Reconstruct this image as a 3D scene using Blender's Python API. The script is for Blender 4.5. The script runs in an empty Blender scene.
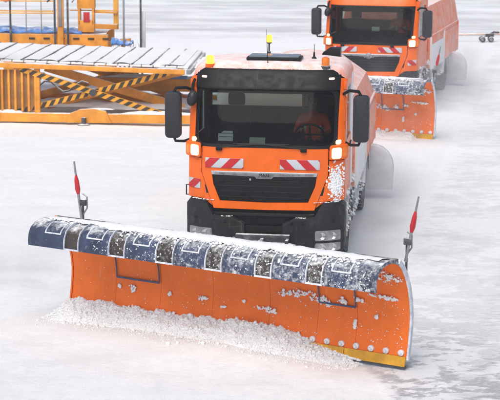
import bpy, bmesh, math, random
from math import radians as rad, sin, cos, pi, sqrt
from mathutils import Vector, Matrix, noise as mnoise
random.seed(7)
SC = bpy.context.scene
C = SC.collection

# ------------------------------------------------------------------ camera
H = 6.27
PITCH = math.atan(326 / 1700)
cd = bpy.data.cameras.new('camera'); cam = bpy.data.objects.new('camera', cd); C.objects.link(cam)
cam.location = (0, 0, H); cam.rotation_euler = (pi / 2 - PITCH, rad(-0.25), 0)
cd.sensor_width = 36; cd.lens = 36 * 1700 / 500
cd.clip_start = 0.5; cd.clip_end = 3000
cd.dof.use_dof = True; cd.dof.focus_distance = 24.5; cd.dof.aperture_fstop = 4.5
SC.camera = cam
# ------------------------------------------------------------------ sky and light (overcast winter day)
SUN_EL, SUN_AZ = rad(54), rad(200)          # azimuth measured from +Y towards +X : low in front of the trucks, behind the camera
w = bpy.data.worlds.new('World'); SC.world = w; w.use_nodes = True
wn = w.node_tree.nodes; bg = wn['Background']
sky = wn.new('ShaderNodeTexSky'); sky.sky_type = 'NISHITA'; sky.sun_disc = False
sky.sun_elevation = SUN_EL; sky.sun_rotation = SUN_AZ; sky.air_density = 0.5; sky.dust_density = 3.0; sky.ozone_density = 0.0
w.node_tree.links.new(sky.outputs[0], bg.inputs[0]); bg.inputs[1].default_value = 0.125
sl = bpy.data.lights.new('sun', 'SUN'); so = bpy.data.objects.new('sun', sl); C.objects.link(so)
sl.energy = 1.5; sl.angle = rad(60); sl.color = (.975, 1, .965)
sd = Vector((sin(SUN_AZ) * cos(SUN_EL), cos(SUN_AZ) * cos(SUN_EL), sin(SUN_EL)))
so.rotation_euler = sd.to_track_quat('Z', 'Y').to_euler(); so.location = (0, -10, 30)
SC.view_settings.view_transform = 'Standard'; SC.view_settings.look = 'None'
SC.view_settings.exposure = 0.42; SC.view_settings.gamma = 1
SC.cycles.max_bounces = 8; SC.cycles.volume_bounces = 5; SC.cycles.transparent_max_bounces = 12

# ------------------------------------------------------------------ materials
M = {}
def nodes(name):
    m = bpy.data.materials.new(name); m.use_nodes = True
    nt = m.node_tree; b = nt.nodes['Principled BSDF']
    return m, nt, b
def N(nt, kind, **kw):
    n = nt.nodes.new('ShaderNode' + kind)
    for k, v in kw.items(): setattr(n, k, v)
    return n
def noise_node(nt, scale, detail=4, rough=.6, vec=None, mapscale=None, rot=(0, 0, 0)):
    n = N(nt, 'TexNoise'); n.inputs['Scale'].default_value = scale
    n.inputs['Detail'].default_value = detail; n.inputs['Roughness'].default_value = rough
    src = vec
    if mapscale:
        mp = N(nt, 'Mapping'); mp.inputs['Scale'].default_value = mapscale; mp.inputs['Rotation'].default_value = rot
        nt.links.new(vec, mp.inputs[0]); src = mp.outputs[0]
    if src: nt.links.new(src, n.inputs['Vector'])
    return n.outputs['Fac']
def math_node(nt, op, a, b=None, clamp=False):
    n = N(nt, 'Math', operation=op, use_clamp=clamp)
    for i, v in enumerate((a, b)):
        if v is None: continue
        if isinstance(v, (int, float)): n.inputs[i].default_value = v
        else: nt.links.new(v, n.inputs[i])
    return n.outputs[0]
def ramp(nt, fac, lo, hi, a=0., b=1.):
    n = N(nt, 'MapRange', interpolation_type='SMOOTHSTEP')
    nt.links.new(fac, n.inputs['Value'])
    n.inputs['From Min'].default_value = lo; n.inputs['From Max'].default_value = hi
    n.inputs['To Min'].default_value = a; n.inputs['To Max'].default_value = b
    return n.outputs['Result']
def mixc(nt, fac, a, b):
    n = N(nt, 'Mix', data_type='RGBA')
    if isinstance(fac, (int, float)): n.inputs[0].default_value = fac
    else: nt.links.new(fac, n.inputs[0])
    for i, v in ((6, a), (7, b)):
        if isinstance(v, tuple): n.inputs[i].default_value = (*v[:3], 1)
        else: nt.links.new(v, n.inputs[i])
    return n.outputs[2]
def bump(nt, b, h, strength, dist=.02):
    n = N(nt, 'Bump'); n.inputs['Strength'].default_value = strength; n.inputs['Distance'].default_value = dist
    nt.links.new(h, n.inputs['Height']); nt.links.new(n.outputs[0], b.inputs['Normal'])
SNOWC = (.875, .885, .89)
def paint(name, col, rough=.4, metal=0., var=.12, snow=None, dust=0., bumpy=0., coat=0., gx=0., dscale=3.1, sharp=None, spec=.35, scratch=0.):
    """painted / rubber / metal surface with colour variation; snow=(threshold, softness) lies on upward faces, dust = rime everywhere"""
    m, nt, b = nodes(name)
    tc = N(nt, 'TexCoord'); geo = N(nt, 'NewGeometry'); P = tc.outputs['Object']
    n1 = noise_node(nt, 2.3, 6, .65, P)
    c = mixc(nt, ramp(nt, n1, .35, .7), tuple(x * (1 - var) for x in col), tuple(min(1, x * (1 + var)) for x in col))
    r = ramp(nt, noise_node(nt, 9, 5, .6, P), .3, .75, rough * .75, min(1, rough * 1.35))
    fac = None
    if dust:
        d1 = noise_node(nt, dscale, 8, .74, P)
        if gx:
            sg = N(nt, 'SeparateXYZ'); nt.links.new(P, sg.inputs[0])
            d1 = math_node(nt, 'ADD', d1, math_node(nt, 'MULTIPLY', math_node(nt, 'MINIMUM', sg.outputs[0], .7), gx))
        fac = ramp(nt, d1, .62 - dust * .45, (.95 - dust * .3) if not sharp else .62 - dust * .45 + sharp, 0, min(1, dust * 1.2) if not sharp else .88)
    if snow:
        sx = N(nt, 'SeparateXYZ'); nt.links.new(geo.outputs['Normal'], sx.inputs[0])
        nz = sx.outputs[2]
        ns = noise_node(nt, 5.5, 9, .74, P)
        v = math_node(nt, 'ADD', nz, math_node(nt, 'MULTIPLY', math_node(nt, 'SUBTRACT', ns, .5), 2.2))
        s = ramp(nt, v, snow[0] - snow[1], snow[0] + snow[1])
        fac = s if fac is None else math_node(nt, 'MAXIMUM', fac, s)
    if fac is not None:
        c = mixc(nt, fac, c, SNOWC); r2 = N(nt, 'Mix', data_type='FLOAT')
        nt.links.new(fac, r2.inputs[0]); nt.links.new(r, r2.inputs[2]); r2.inputs[3].default_value = .9; r = r2.outputs[0]
        if metal:
            nt.links.new(math_node(nt, 'MULTIPLY', math_node(nt, 'SUBTRACT', 1., fac), metal), b.inputs['Metallic'])
        h = math_node(nt, 'ADD', fac, math_node(nt, 'MULTIPLY', noise_node(nt, 60, 3, .6, P), .25 if not bumpy else bumpy))
        bump(nt, b, h, .5, .008)
    else:
        b.inputs['Metallic'].default_value = metal
        if bumpy: bump(nt, b, noise_node(nt, 40, 4, .6, P), bumpy, .01)
    if scratch:
        s1 = ramp(nt, noise_node(nt, 1., 6, .7, P, (1.2, 1., 46.)), .60, .74, 0, scratch)
        s2 = ramp(nt, noise_node(nt, 1., 7, .75, P, (16., 1., 2.2)), .56, .80, 0, scratch)
        s3 = ramp(nt, noise_node(nt, 24., 4, .6, P), .66, .76, 0, scratch * .8)
        c = mixc(nt, s1, c, (.62, .30, .16)); c = mixc(nt, s2, c, (.74, .55, .46)); c = mixc(nt, s3, c, (.8, .78, .76))
    b.inputs['Specular IOR Level'].default_value = spec
    nt.links.new(c, b.inputs['Base Color']); nt.links.new(r, b.inputs['Roughness'])
    if coat: b.inputs['Coat Weight'].default_value = coat; b.inputs['Coat Roughness'].default_value = .08
    M[name] = m; return m
def emit(name, col, strength, base=None):
    m, nt, b = nodes(name); b.inputs['Base Color'].default_value = (*(base or col), 1)
    b.inputs['Emission Color'].default_value = (*col, 1); b.inputs['Emission Strength'].default_value = strength
    b.inputs['Roughness'].default_value = .2; M[name] = m
def glass(name, tint, refl=1.):
    m, nt, b = nodes(name); nt.nodes.remove(b)
    out = nt.nodes['Material Output']
    t = N(nt, 'BsdfTransparent'); t.inputs[0].default_value = (*tint, 1)
    g = N(nt, 'BsdfGlossy'); g.inputs['Roughness'].default_value = .03; g.inputs[0].default_value = (refl, refl, refl, 1)
    fr = N(nt, 'Fresnel'); fr.inputs[0].default_value = 1.45
    mx = N(nt, 'MixShader'); nt.links.new(fr.outputs[0], mx.inputs[0]); nt.links.new(t.outputs[0], mx.inputs[1]); nt.links.new(g.outputs[0], mx.inputs[2])
    nt.links.new(mx.outputs[0], out.inputs[0]); M[name] = m

paint('orange', (.80, .135, .008), .34, var=.07, snow=(1.75, .35), coat=.12, spec=.3, scratch=.10)
paint('orange_roof', (.84, .17, .02), .4, var=.07, snow=(.62, 1.0), dust=.3, dscale=9.)
paint('orange_body', (.84, .20, .06), .5, var=.08, snow=(.75, .8), dust=.62, dscale=2.6, sharp=.6)
paint('orange_plough', (.84, .17, .02), .45, var=.08, spec=.22, scratch=.42)
paint('orange_loader', (.76, .30, .03), .5, var=.2, snow=(.85, .25), dust=.16, scratch=.3)
paint('yellow_loader', (.76, .38, .04), .5, var=.2, snow=(.95, .25), dust=.15, scratch=.3)
paint('loader_brown', (.40, .20, .06), .6, var=.25, dust=.15)
paint('hazard_yellow', (.75, .34, .03), .5, var=.1, dust=.05)
paint('hazard_black', (.05, .035, .02), .5, var=.2)
paint('black_plastic', (.013, .013, .014), .5, var=.2, snow=(1.55, .5), dust=.0, bumpy=.2)
paint('bumper_plastic', (.017, .018, .020), .5, var=.25, snow=(1.5, .5), dust=.12, bumpy=.25, spec=.25, scratch=.15)
paint('visor_black', (.010, .009, .009), .45, var=.15, spec=.2)
paint('grille_black', (.007, .007, .008), .35, var=.2)
paint('rubber', (.02, .02, .021), .8, var=.3, snow=(.55, .6), dust=.35, bumpy=.5)
paint('mirror_grey', (.024, .025, .029), .45, var=.15)
paint('chrome', (.62, .63, .65), .28, .9, var=.05)
paint('steel', (.30, .31, .32), .42, .7, var=.15, snow=(.9, .4), dust=.2)
paint('dark_steel', (.07, .07, .075), .5, .4, var=.2, snow=(.9, .4), dust=.3)
paint('chassis', (.10, .10, .11), .7, var=.3, snow=(.4, .7), dust=.75)
paint('guard_grey', (.55, .56, .57), .7, var=.15, snow=(.8, .5), dust=.4)
paint('white_panel', (.78, .77, .76), .45, var=.04, snow=(.8, .5), dust=.5)
paint('red_reflex', (.50, .022, .030), .35, var=.1, dust=.1)
paint('white_reflex', (.50, .52, .55), .3, var=.06)
paint('flap_blue', (.036, .052, .100), .5, var=.35, snow=(1.0, .30), dust=.33, bumpy=.3, gx=.05, dscale=14., sharp=.30)
paint('flap_dark', (.045, .036, .032), .75, var=.3, snow=(.95, .35), dust=.30, bumpy=.6, gx=.045, dscale=18., sharp=.30)
paint('edge_blue', (.06, .085, .17), .45, var=.2, dust=.2)
paint('frame_white', (.40, .44, .54), .6, var=.2, snow=(.9, .4), dust=.75, gx=.03, dscale=8.)
paint('orange_spatter', (.80, .135, .008), .4, var=.07, snow=(1.4, .35), dust=.45, dscale=3.2, sharp=.26)
paint('edge_yellow', (.66, .34, .02), .5, var=.3, dust=.15, scratch=.6)
paint('bolt', (.70, .70, .72), .5, .2, var=.1, dust=.7)
paint('tarp_blue', (.10, .26, .62), .6, var=.2, snow=(1.1, .4), bumpy=.4)
paint('dash', (.010, .011, .012), .7, var=.2)
paint('seat', (.05, .052, .055), .8, var=.2)
paint('skin', (.40, .24, .17), .55, var=.05)
paint('jacket', (.80, .10, .015), .7, var=.1)
paint('hivis_silver', (.6, .6, .58), .5)
paint('trousers', (.03, .035, .05), .8)
paint('hair', (.10, .085, .07), .7)
paint('paper', (.75, .78, .80), .7, var=.03)
paint('paper_green', (.50, .56, .48), .7, var=.05)
paint('ink', (.10, .25, .45), .7)
paint('hatch', (.16, .20, .22), .2, var=.1, dust=.2, coat=.4)
paint('towbar', (.55, .33, .24), .6, var=.1, snow=(.6, .5), dust=.6)
paint('amber', (.85, .20, .01), .25, coat=.5)
emit('amber_lit', (1., .40, .03), 2.6, (.9, .3, .02))
emit('lamp_lit', (1., .74, .40), 3.5, (.9, .9, .9))
emit('lamp_soft', (1., .62, .28), 1.4, (.9, .6, .4))
emit('marker_soft', (1., .62, .38), .5, (.9, .8, .7))
paint('lamp_glass', (.36, .37, .38), .12, .55, var=.5, coat=1., dust=.2)
glass('windscreen', (.42, .48, .46), .25)
glass('clear_glass', (.88, .94, .92), .8)
glass('side_glass', (.40, .45, .44), .8)

def snow_material(name, streak=False):
    m, nt, b = nodes(name)
    geo = N(nt, 'NewGeometry'); P = geo.outputs['Position']
    b.inputs['Roughness'].default_value = .85; b.inputs['Specular IOR Level'].default_value = .25
    fine = noise_node(nt, 38, 6, .7, P); mid = noise_node(nt, 5, 5, .6, P)
    c = mixc(nt, ramp(nt, mid, .3, .7), (.85, .86, .865), (.895, .90, .90))
    if streak:
        sx = N(nt, 'SeparateXYZ'); nt.links.new(P, sx.inputs[0]); X, Y = sx.outputs[0], sx.outputs[1]
        # wind-combed, thinly covered concrete: long streaks
        sA = noise_node(nt, 1., 9, .7, P, (1.1, 2.0, 1), (0, 0, rad(-50)))
        sB = noise_node(nt, 1., 8, .66, P, (.13, .6, 1), (0, 0, rad(-7)))
        sC = noise_node(nt, 3.4, 14, .8, P, (1., 1.5, 1), (0, 0, rad(-38)))
        patch = noise_node(nt, .35, 4, .6, P)
        # lane already scraped by the trucks, to the right of the plough (runs away along the driving direction)
        lane = math_node(nt, 'SUBTRACT', X, math_node(nt, 'MULTIPLY', math_node(nt, 'ABSOLUTE', math_node(nt, 'SUBTRACT', Y, 21.4)), .18))
        lane = math_node(nt, 'ADD', lane, math_node(nt, 'MULTIPLY', math_node(nt, 'SUBTRACT', sA, .5), .5))
        laneR = ramp(nt, lane, 1.35, 1.75)
        near = ramp(nt, Y, 19.5, 25, 1., .42)
        laneM = math_node(nt, 'MULTIPLY', laneR, near)
        v = math_node(nt, 'ADD', math_node(nt, 'MULTIPLY', sA, .42), math_node(nt, 'MULTIPLY', sC, .58))
        v = math_node(nt, 'ADD', v, math_node(nt, 'MULTIPLY', math_node(nt, 'SUBTRACT', patch, .5), .45))
        f1 = math_node(nt, 'MULTIPLY', ramp(nt, v, .455, .575), laneM)
        far = ramp(nt, math_node(nt, 'ADD', Y, math_node(nt, 'MULTIPLY', patch, 6.)), 68, 71)
        f2 = math_node(nt, 'MULTIPLY', ramp(nt, math_node(nt, 'ADD', math_node(nt, 'MULTIPLY', sB, .7), math_node(nt, 'MULTIPLY', patch, .3)), .40, .60), far)
        f3 = math_node(nt, 'MULTIPLY', ramp(nt, v, .46, .8), .55)
        bare = math_node(nt, 'MAXIMUM', math_node(nt, 'MAXIMUM', math_node(nt, 'MULTIPLY', f1, .5), math_node(nt, 'MULTIPLY', f2, .42)), math_node(nt, 'MULTIPLY', f3, .3))
        # wheel tracks left by the trucks
        tr = math_node(nt, 'ADD', math_node(nt, 'SUBTRACT', X, math_node(nt, 'MULTIPLY', math_node(nt, 'SUBTRACT', Y, 21.), .22)), math_node(nt, 'MULTIPLY', math_node(nt, 'SUBTRACT', patch, .5), .8))
        tk = None
        for c0 in (2.9, 4.9, 6.3, 8.2):
            band = ramp(nt, math_node(nt, 'ABSOLUTE', math_node(nt, 'SUBTRACT', tr, c0)), .05, .34, 1., 0.)
            tk = band if tk is None else math_node(nt, 'MAXIMUM', tk, band)
        tread = ramp(nt, noise_node(nt, 1., 5, .7, P, (3., 7., 1), (0, 0, rad(-12))), .38, .6)
        bare = math_node(nt, 'MAXIMUM', bare, math_node(nt, 'MULTIPLY', math_node(nt, 'MULTIPLY', tk, tread), .26))
        c = mixc(nt, bare, c, (.235, .24, .25))
        h = math_node(nt, 'ADD', math_node(nt, 'MULTIPLY', fine, .14), math_node(nt, 'MULTIPLY', v, 1.0))
        h = math_node(nt, 'SUBTRACT', h, math_node(nt, 'MULTIPLY', bare, .8))
        bump(nt, b, h, .8, .06)
    else:
        bump(nt, b, math_node(nt, 'ADD', fine, noise_node(nt, 90, 3, .6, P)), .6, .012)
    nt.links.new(c, b.inputs['Base Color'])
    M[name] = m
snow_material('snow'); snow_material('snow_ground', True)

# ------------------------------------------------------------------ mesh helpers
def link(name, me, mat, parent=None, smooth=35):
    if mat is not None:
        if not me.materials: me.materials.append(M[mat])
    if smooth:
        me.polygons.foreach_set('use_smooth', [True] * len(me.polygons)); me.set_sharp_from_angle(angle=rad(smooth))
    o = bpy.data.objects.new(name, me); C.objects.link(o)
    if parent is not None: o.parent = parent
    return o
def fin(bm, name, mat, parent=None, smooth=35, recalc=True):
    if recalc: bmesh.ops.recalc_face_normals(bm, faces=bm.faces)
    me = bpy.data.meshes.new(name); bm.to_mesh(me); bm.free()
    return link(name, me, mat, parent, smooth)
def tag(o, label=None, cat=None, group=None, kind=None):
    if label: o['label'] = label
    if cat: o['category'] = cat
    if group: o['group'] = group
    if kind: o['kind'] = kind
    return o
def empty(name, loc, rz=0):
    o = bpy.data.objects.new(name, None); C.objects.link(o); o.location = loc; o.rotation_euler = (0, 0, rz); o.empty_display_size = .3
    return o
def add_box(bm, c, s, rot=None, bev=0.):
    m = Matrix.Translation(c) @ (rot.to_4x4() if rot else Matrix()) @ Matrix.Diagonal((s[0], s[1], s[2], 1))
    r = bmesh.ops.create_cube(bm, size=1, matrix=m)
    if bev:
        es = list({e for v in r['verts'] for e in v.link_edges})
        bmesh.ops.bevel(bm, geom=es, offset=bev, segments=2, affect='EDGES', profile=.6)
def box(name, c, s, mat, parent, bev=.01, rot=None):
    bm = bmesh.new(); add_box(bm, c, s, rot, min(bev, min(s) * .45)); return fin(bm, name, mat, parent)
def add_tube(bm, pts, r, seg=8, cap=True):
    pts = [Vector(p) for p in pts]; rings = []
    rs = r if isinstance(r, (list, tuple)) else [r] * len(pts)
    for i, p in enumerate(pts):
        d = (pts[min(i + 1, len(pts) - 1)] - pts[max(i - 1, 0)]).normalized()
        a = d.orthogonal().normalized() if i == 0 else (pa - d * pa.dot(d)).normalized()
        pa = a; b_ = d.cross(a)
        rings.append([bm.verts.new(p + (a * cos(t) + b_ * sin(t)) * rs[i]) for t in [2 * pi * k / seg for k in range(seg)]])
    for A, B in zip(rings, rings[1:]):
        for k in range(seg): bm.faces.new((A[k], A[(k + 1) % seg], B[(k + 1) % seg], B[k]))
    if cap:
        bm.faces.new(rings[0][::-1]); bm.faces.new(rings[-1])
def tube(name, pts, r, mat, parent, seg=8):
    bm = bmesh.new(); add_tube(bm, pts, r, seg); return fin(bm, name, mat, parent)
def add_lathe(bm, prof, origin, axis='Z', seg=24):
    """prof: list of (radius, along)"""
    o = Vector(origin); rings = []
    for r, h in prof:
        ring = []
        for k in range(seg):
            t = 2 * pi * k / seg; a, b_ = r * cos(t), r * sin(t)
            v = {'Z': Vector((a, b_, h)), 'X': Vector((h, a, b_)), 'Y': Vector((a, h, b_))}[axis]
            ring.append(bm.verts.new(o + v))
        rings.append(ring)
    for A, B in zip(rings, rings[1:]):
        for k in range(seg): bm.faces.new((A[k], A[(k + 1) % seg], B[(k + 1) % seg], B[k]))
    if prof[0][0] > 1e-5: bm.faces.new(rings[0][::-1])
    if prof[-1][0] > 1e-5: bm.faces.new(rings[-1])
def lathe(name, prof, origin, mat, parent, axis='Z', seg=24):
    bm = bmesh.new(); add_lathe(bm, prof, origin, axis, seg); return fin(bm, name, mat, parent)
def rrect(x0, x1, z0, z1, r, n=4):
    out = []
    for cx, cz, a0 in ((x1 - r, z1 - r, 0), (x0 + r, z1 - r, 90), (x0 + r, z0 + r, 180), (x1 - r, z0 + r, 270)):
        for k in range(n + 1):
            a = rad(a0 + 90 * k / n); out.append((cx + r * cos(a), cz + r * sin(a)))
    return out
def subdiv_planes(bm, step):
    for ax in (0, 2):
        lo = min(v.co[ax] for v in bm.verts); hi = max(v.co[ax] for v in bm.verts)
        k = math.floor(lo / step) + 1
        while k * step < hi - 1e-4:
            no = Vector((0, 0, 0)); no[ax] = 1; co = Vector((0, 0, 0)); co[ax] = k * step
            bmesh.ops.bisect_plane(bm, geom=bm.verts[:] + bm.edges[:] + bm.faces[:], dist=1e-5, plane_co=co, plane_no=no)
            k += 1
def add_plate(bm, outline, y0, th, bev=0.):
    vs = [bm.verts.new((x, y0, z)) for x, z in outline]
    f = bm.faces.new(vs)
    r = bmesh.ops.extrude_face_region(bm, geom=[f])
    nv = [g for g in r['geom'] if isinstance(g, bmesh.types.BMVert)]
    for v in nv: v.co.y += th
    if bev:
        es = [e for e in f.edges]
        bmesh.ops.bevel(bm, geom=es, offset=bev, segments=2, affect='EDGES', profile=.6)
def add_ring(bm, outer, inner, y0, th):
    n = len(outer); assert n == len(inner)
    L = []
    for ol, y in ((outer, y0), (inner, y0), (inner, y0 + th), (outer, y0 + th)): L.append([bm.verts.new((x, y, z)) for x, z in ol])
    for A, B in ((0, 1), (1, 2), (2, 3), (3, 0)):
        for k in range(n): bm.faces.new((L[A][k], L[A][(k + 1) % n], L[B][(k + 1) % n], L[B][k]))
def clip_poly(poly, x0, x1, z0, z1):
    def cl(p, inside, inter):
        out = []
        for i in range(len(p)):
            a, b_ = p[i - 1], p[i]
            if inside(b_):
                if not inside(a): out.append(inter(a, b_))
                out.append(b_)
            elif inside(a): out.append(inter(a, b_))
        return out
    def ix(v): return lambda a, b_: (v, a[1] + (b_[1] - a[1]) * (v - a[0]) / (b_[0] - a[0]))
    def iz(v): return lambda a, b_: (a[0] + (b_[0] - a[0]) * (v - a[1]) / (b_[1] - a[1]), v)
    for ins, it in ((lambda p: p[0] >= x0, ix(x0)), (lambda p: p[0] <= x1, ix(x1)), (lambda p: p[1] >= z0, iz(z0)), (lambda p: p[1] <= z1, iz(z1))):
        poly = cl(poly, ins, it)
        if not poly: return []
    return poly
def fbm(p, o=4, h=1.):
    return mnoise.fractal(Vector(p), h, 2.1, o)
def snow_blob(name, parent, c, ax_u, ax_v, ax_n, ru, rv, h, seed=0, mat='snow', n=24):
    """an irregular lump of snow stuck on a surface: outline and relief from noise"""
    bm = bmesh.new(); c, U, V, Nn = map(Vector, (c, ax_u, ax_v, ax_n)); rings = []
    for i in range(6):
        t = i / 5; ring = []
        for k in range(n * 2):
            a = pi * k / n
            e = 1 + .42 * fbm((cos(a) * 1.5 + seed, sin(a) * 1.5, seed * 1.7), 4, .9)
            rr = t * e
            hh = h * (1 - t ** 2.4) * (1 + .45 * fbm((cos(a) * t * 3 + seed, sin(a) * t * 3, 5), 3)) - .004 * (i == 5)
            ring.append(bm.verts.new(c + U * (ru * rr * cos(a)) + V * (rv * rr * sin(a)) + Nn * hh))
            if i == 0: break
        rings.append(ring)
    for k in range(n * 2): bm.faces.new((rings[0][0], rings[1][k], rings[1][(k + 1) % (2 * n)]))
    for A, B in zip(rings[1:], rings[2:]):
        for k in range(n * 2): bm.faces.new((A[k], B[k], B[(k + 1) % (2 * n)], A[(k + 1) % (2 * n)]))
    bm.faces.new(rings[-1][::-1])
    return fin(bm, name, mat, parent, 60)

ICO = bmesh.new(); bmesh.ops.create_icosphere(ICO, subdivisions=1, radius=1)
ICO_V = [v.co.copy() for v in ICO.verts]; ICO_F = [[v.index for v in f.verts] for f in ICO.faces]; ICO.free()
def snow_clump(name, parent, place, count, smin, smax, seed):
    """packed, crumbly snow: many small flattened lumps; place(rnd) -> (point, normal)"""
    rnd = random.Random(seed); vs, fs = [], []
    for k in range(count):
        p, n = place(rnd); n = Vector(n).normalized(); q = n.to_track_quat('Z', 'Y').to_matrix() @ Matrix.Rotation(rnd.random() * 6.28, 3, 'Z')
        s_ = smin + (smax - smin) * rnd.random() ** 2.2; sc = (s_ * rnd.uniform(.8, 1.6), s_ * rnd.uniform(.7, 1.2), s_ * rnd.uniform(.35, .6)); b0 = len(vs)
        for c in ICO_V: vs.append(Vector(p) + q @ Vector((c.x * sc[0], c.y * sc[1], c.z * sc[2])) * rnd.uniform(.8, 1.2))
        fs += [[b0 + i for i in f] for f in ICO_F]
    me = bpy.data.meshes.new(name); me.from_pydata(vs, [], fs)
    return tag(link(name, me, 'snow', parent, 180), kind='stuff')

# ------------------------------------------------------------------ ground: one sheet of snow-covered apron
def ground_z(x, y):
    dx, dy = x + .26, y - 22.56; uu = dx * .8634 - dy * .5046; vv = -dx * .5046 - dy * .8634
    mound = .09 * math.exp(-((vv - .55) / .55) ** 2) * max(0, min(1, (uu + 2.6) / 1.5)) * max(0, min(1, (1.85 - uu) / .8)) if abs(uu) < 3 and abs(vv) < 3 else 0
    z = .05 * fbm((x * .16, y * .16, 3.), 3) + .012 * fbm((x * 1.1 + 9, y * 1.6, 1.), 3) + .018 * fbm((x * .5 + y * .3, y * 1.1 - x * .4, 6.), 4)
    lane = x - (y - 21) * .17
    if y < 60:                                   # scraped lane: flatter
        k = max(0., min(1., (lane - 1.4) / 1.2)); z = z * (1 - .75 * k) - .03 * k
    return z + mound
def axis_vals(lo, hi, step, far):
    v = []; x = lo
    while x < hi: v.append(x); x += step
    v.append(hi); d = step; a, b_ = lo, hi; pre, post = [], []
    while b_ < far: d *= 1.5; b_ += d; post.append(b_); a -= d; pre.append(a)
    return pre[::-1] + v + post
xs = axis_vals(-14, 18, .18, 500); ys = axis_vals(14, 60, .18, 500)
gv = [(x, y, ground_z(x, y) if (-30 < x < 30 and 0 < y < 100) else 0) for y in ys for x in xs]
nx = len(xs)
gf = [(j * nx + i, j * nx + i + 1, (j + 1) * nx + i + 1, (j + 1) * nx + i) for j in range(len(ys) - 1) for i in range(nx - 1)]
gm = bpy.data.meshes.new('ground'); gm.from_pydata(gv, [], gf)
tag(link('ground', gm, 'snow_ground', smooth=180), kind='structure')

# ------------------------------------------------------------------ snow trucks
def lerp_tab(tab, t):
    if t <= tab[0][0]: return tab[0][1]
    for (a, va), (b_, vb) in zip(tab, tab[1:]):
        if t <= b_: return va + (vb - va) * (t - a) / (b_ - a)
    return tab[-1][1]
PROF = [(0, .03), (.95, 0), (1.3, .01), (2.03, .06), (2.4, .15), (2.95, .33), (3.15, .42), (3.30, .55)]
def FY(x, z):
    s = max(0., min(1.2, (abs(x) - .62) / .63))
    return lerp_tab(PROF, z) + .27 * s ** 2.3
def warp(bm):
    subdiv_planes(bm, .11)
    for v in bm.verts: v.co.y += FY(v.co.x, v.co.z)
def fplate(name, outline, off, th, mat, parent, bev=.008):
    bm = bmesh.new(); add_plate(bm, outline, off, th, bev); warp(bm); return fin(bm, name, mat, parent)
def mir(o): return [(-x, z) for x, z in o][::-1]
def chevron(parent, x0, x1, z0, z1, sl, phase, off, period=.335):
    bd = fplate('warning_board', [(x0, z0), (x1, z0), (x1, z1), (x0, z1)], off, .012, 'white_reflex', parent, .003)
    h = z1 - z0; k = -3
    while x0 + k * period < x1 + 1:
        a = x0 + phase + k * period; d = h * sl
        p = clip_poly([(a, z0), (a + period / 2, z0), (a + period / 2 + d, z1), (a + d, z1)], x0, x1, z0, z1)
        if len(p) > 2: fplate('red_stripe', p, off - .003, .003, 'red_reflex', bd, 0)
        k += 1
    return bd
def wheel(parent, x, y, r, wd, side):
    bm = bmesh.new()
    add_lathe(bm, [(r * .58, -wd * .46), (r * .8, -wd * .5), (r * .95, -wd * .47), (r * .985, -wd * .38), (r * .985, wd * .38), (r * .95, wd * .47), (r * .8, wd * .5), (r * .58, wd * .46)], (x, y, r), 'X', 40)
    t = bm
    for k in range(30):
        for s in (-1, 1):
            a = 2 * pi * (k + (.5 if s > 0 else 0)) / 30
            R = Matrix.Rotation(a, 3, 'X'); c = Vector((x, y, r)) + R @ Vector((s * wd * .24, 0, r * .985))
            add_box(bm, c, (wd * .44, r * .115, .035), R @ Matrix.Rotation(s * .35, 3, 'Z'))
    wl = lathe('wheel', [(.02, wd * .2 * side), (r * .2, wd * .22 * side), (r * .26, wd * .05 * side), (r * .5, wd * .02 * side), (r * .55, wd * .36 * side), (r * .62, wd * .4 * side), (r * .6, -wd * .3 * side)], (x, y, r), 'dark_steel', parent, 'X', 28)
    fin(t, 'tyre', 'rubber', wl)
    bm = bmesh.new()
    for k in range(10):
        a = 2 * pi * k / 10; add_lathe(bm, [(.018, 0), (.018, .04 * side), (.0, .045 * side)], (x + wd * .03 * side, y + r * .4 * cos(a), r + r * .4 * sin(a)), 'X', 6)
    fin(bm, 'wheel_nut', 'steel', wl); tag(wl.children[-1], kind='stuff')
    return wl
def text_mesh(s, size, name, mat, parent, loc, rot=(pi / 2, 0, 0), ext=.004):
    cu = bpy.data.curves.new(name, 'FONT'); cu.body = s; cu.size = size; cu.extrude = ext; cu.align_x = 'CENTER'; cu.align_y = 'CENTER'
    to = bpy.data.objects.new(name, cu); C.objects.link(to)
    bpy.context.view_layer.update()
    me = bpy.data.meshes.new_from_object(to.evaluated_get(bpy.context.evaluated_depsgraph_get()))
    bpy.data.objects.remove(to); me.materials.clear()
    me.transform(Matrix.Translation(loc) @ Matrix.Rotation(rot[2], 4, 'Z') @ Matrix.Rotation(rot[0], 4, 'X'))
    return link(name, me, mat, parent, 0)

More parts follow.
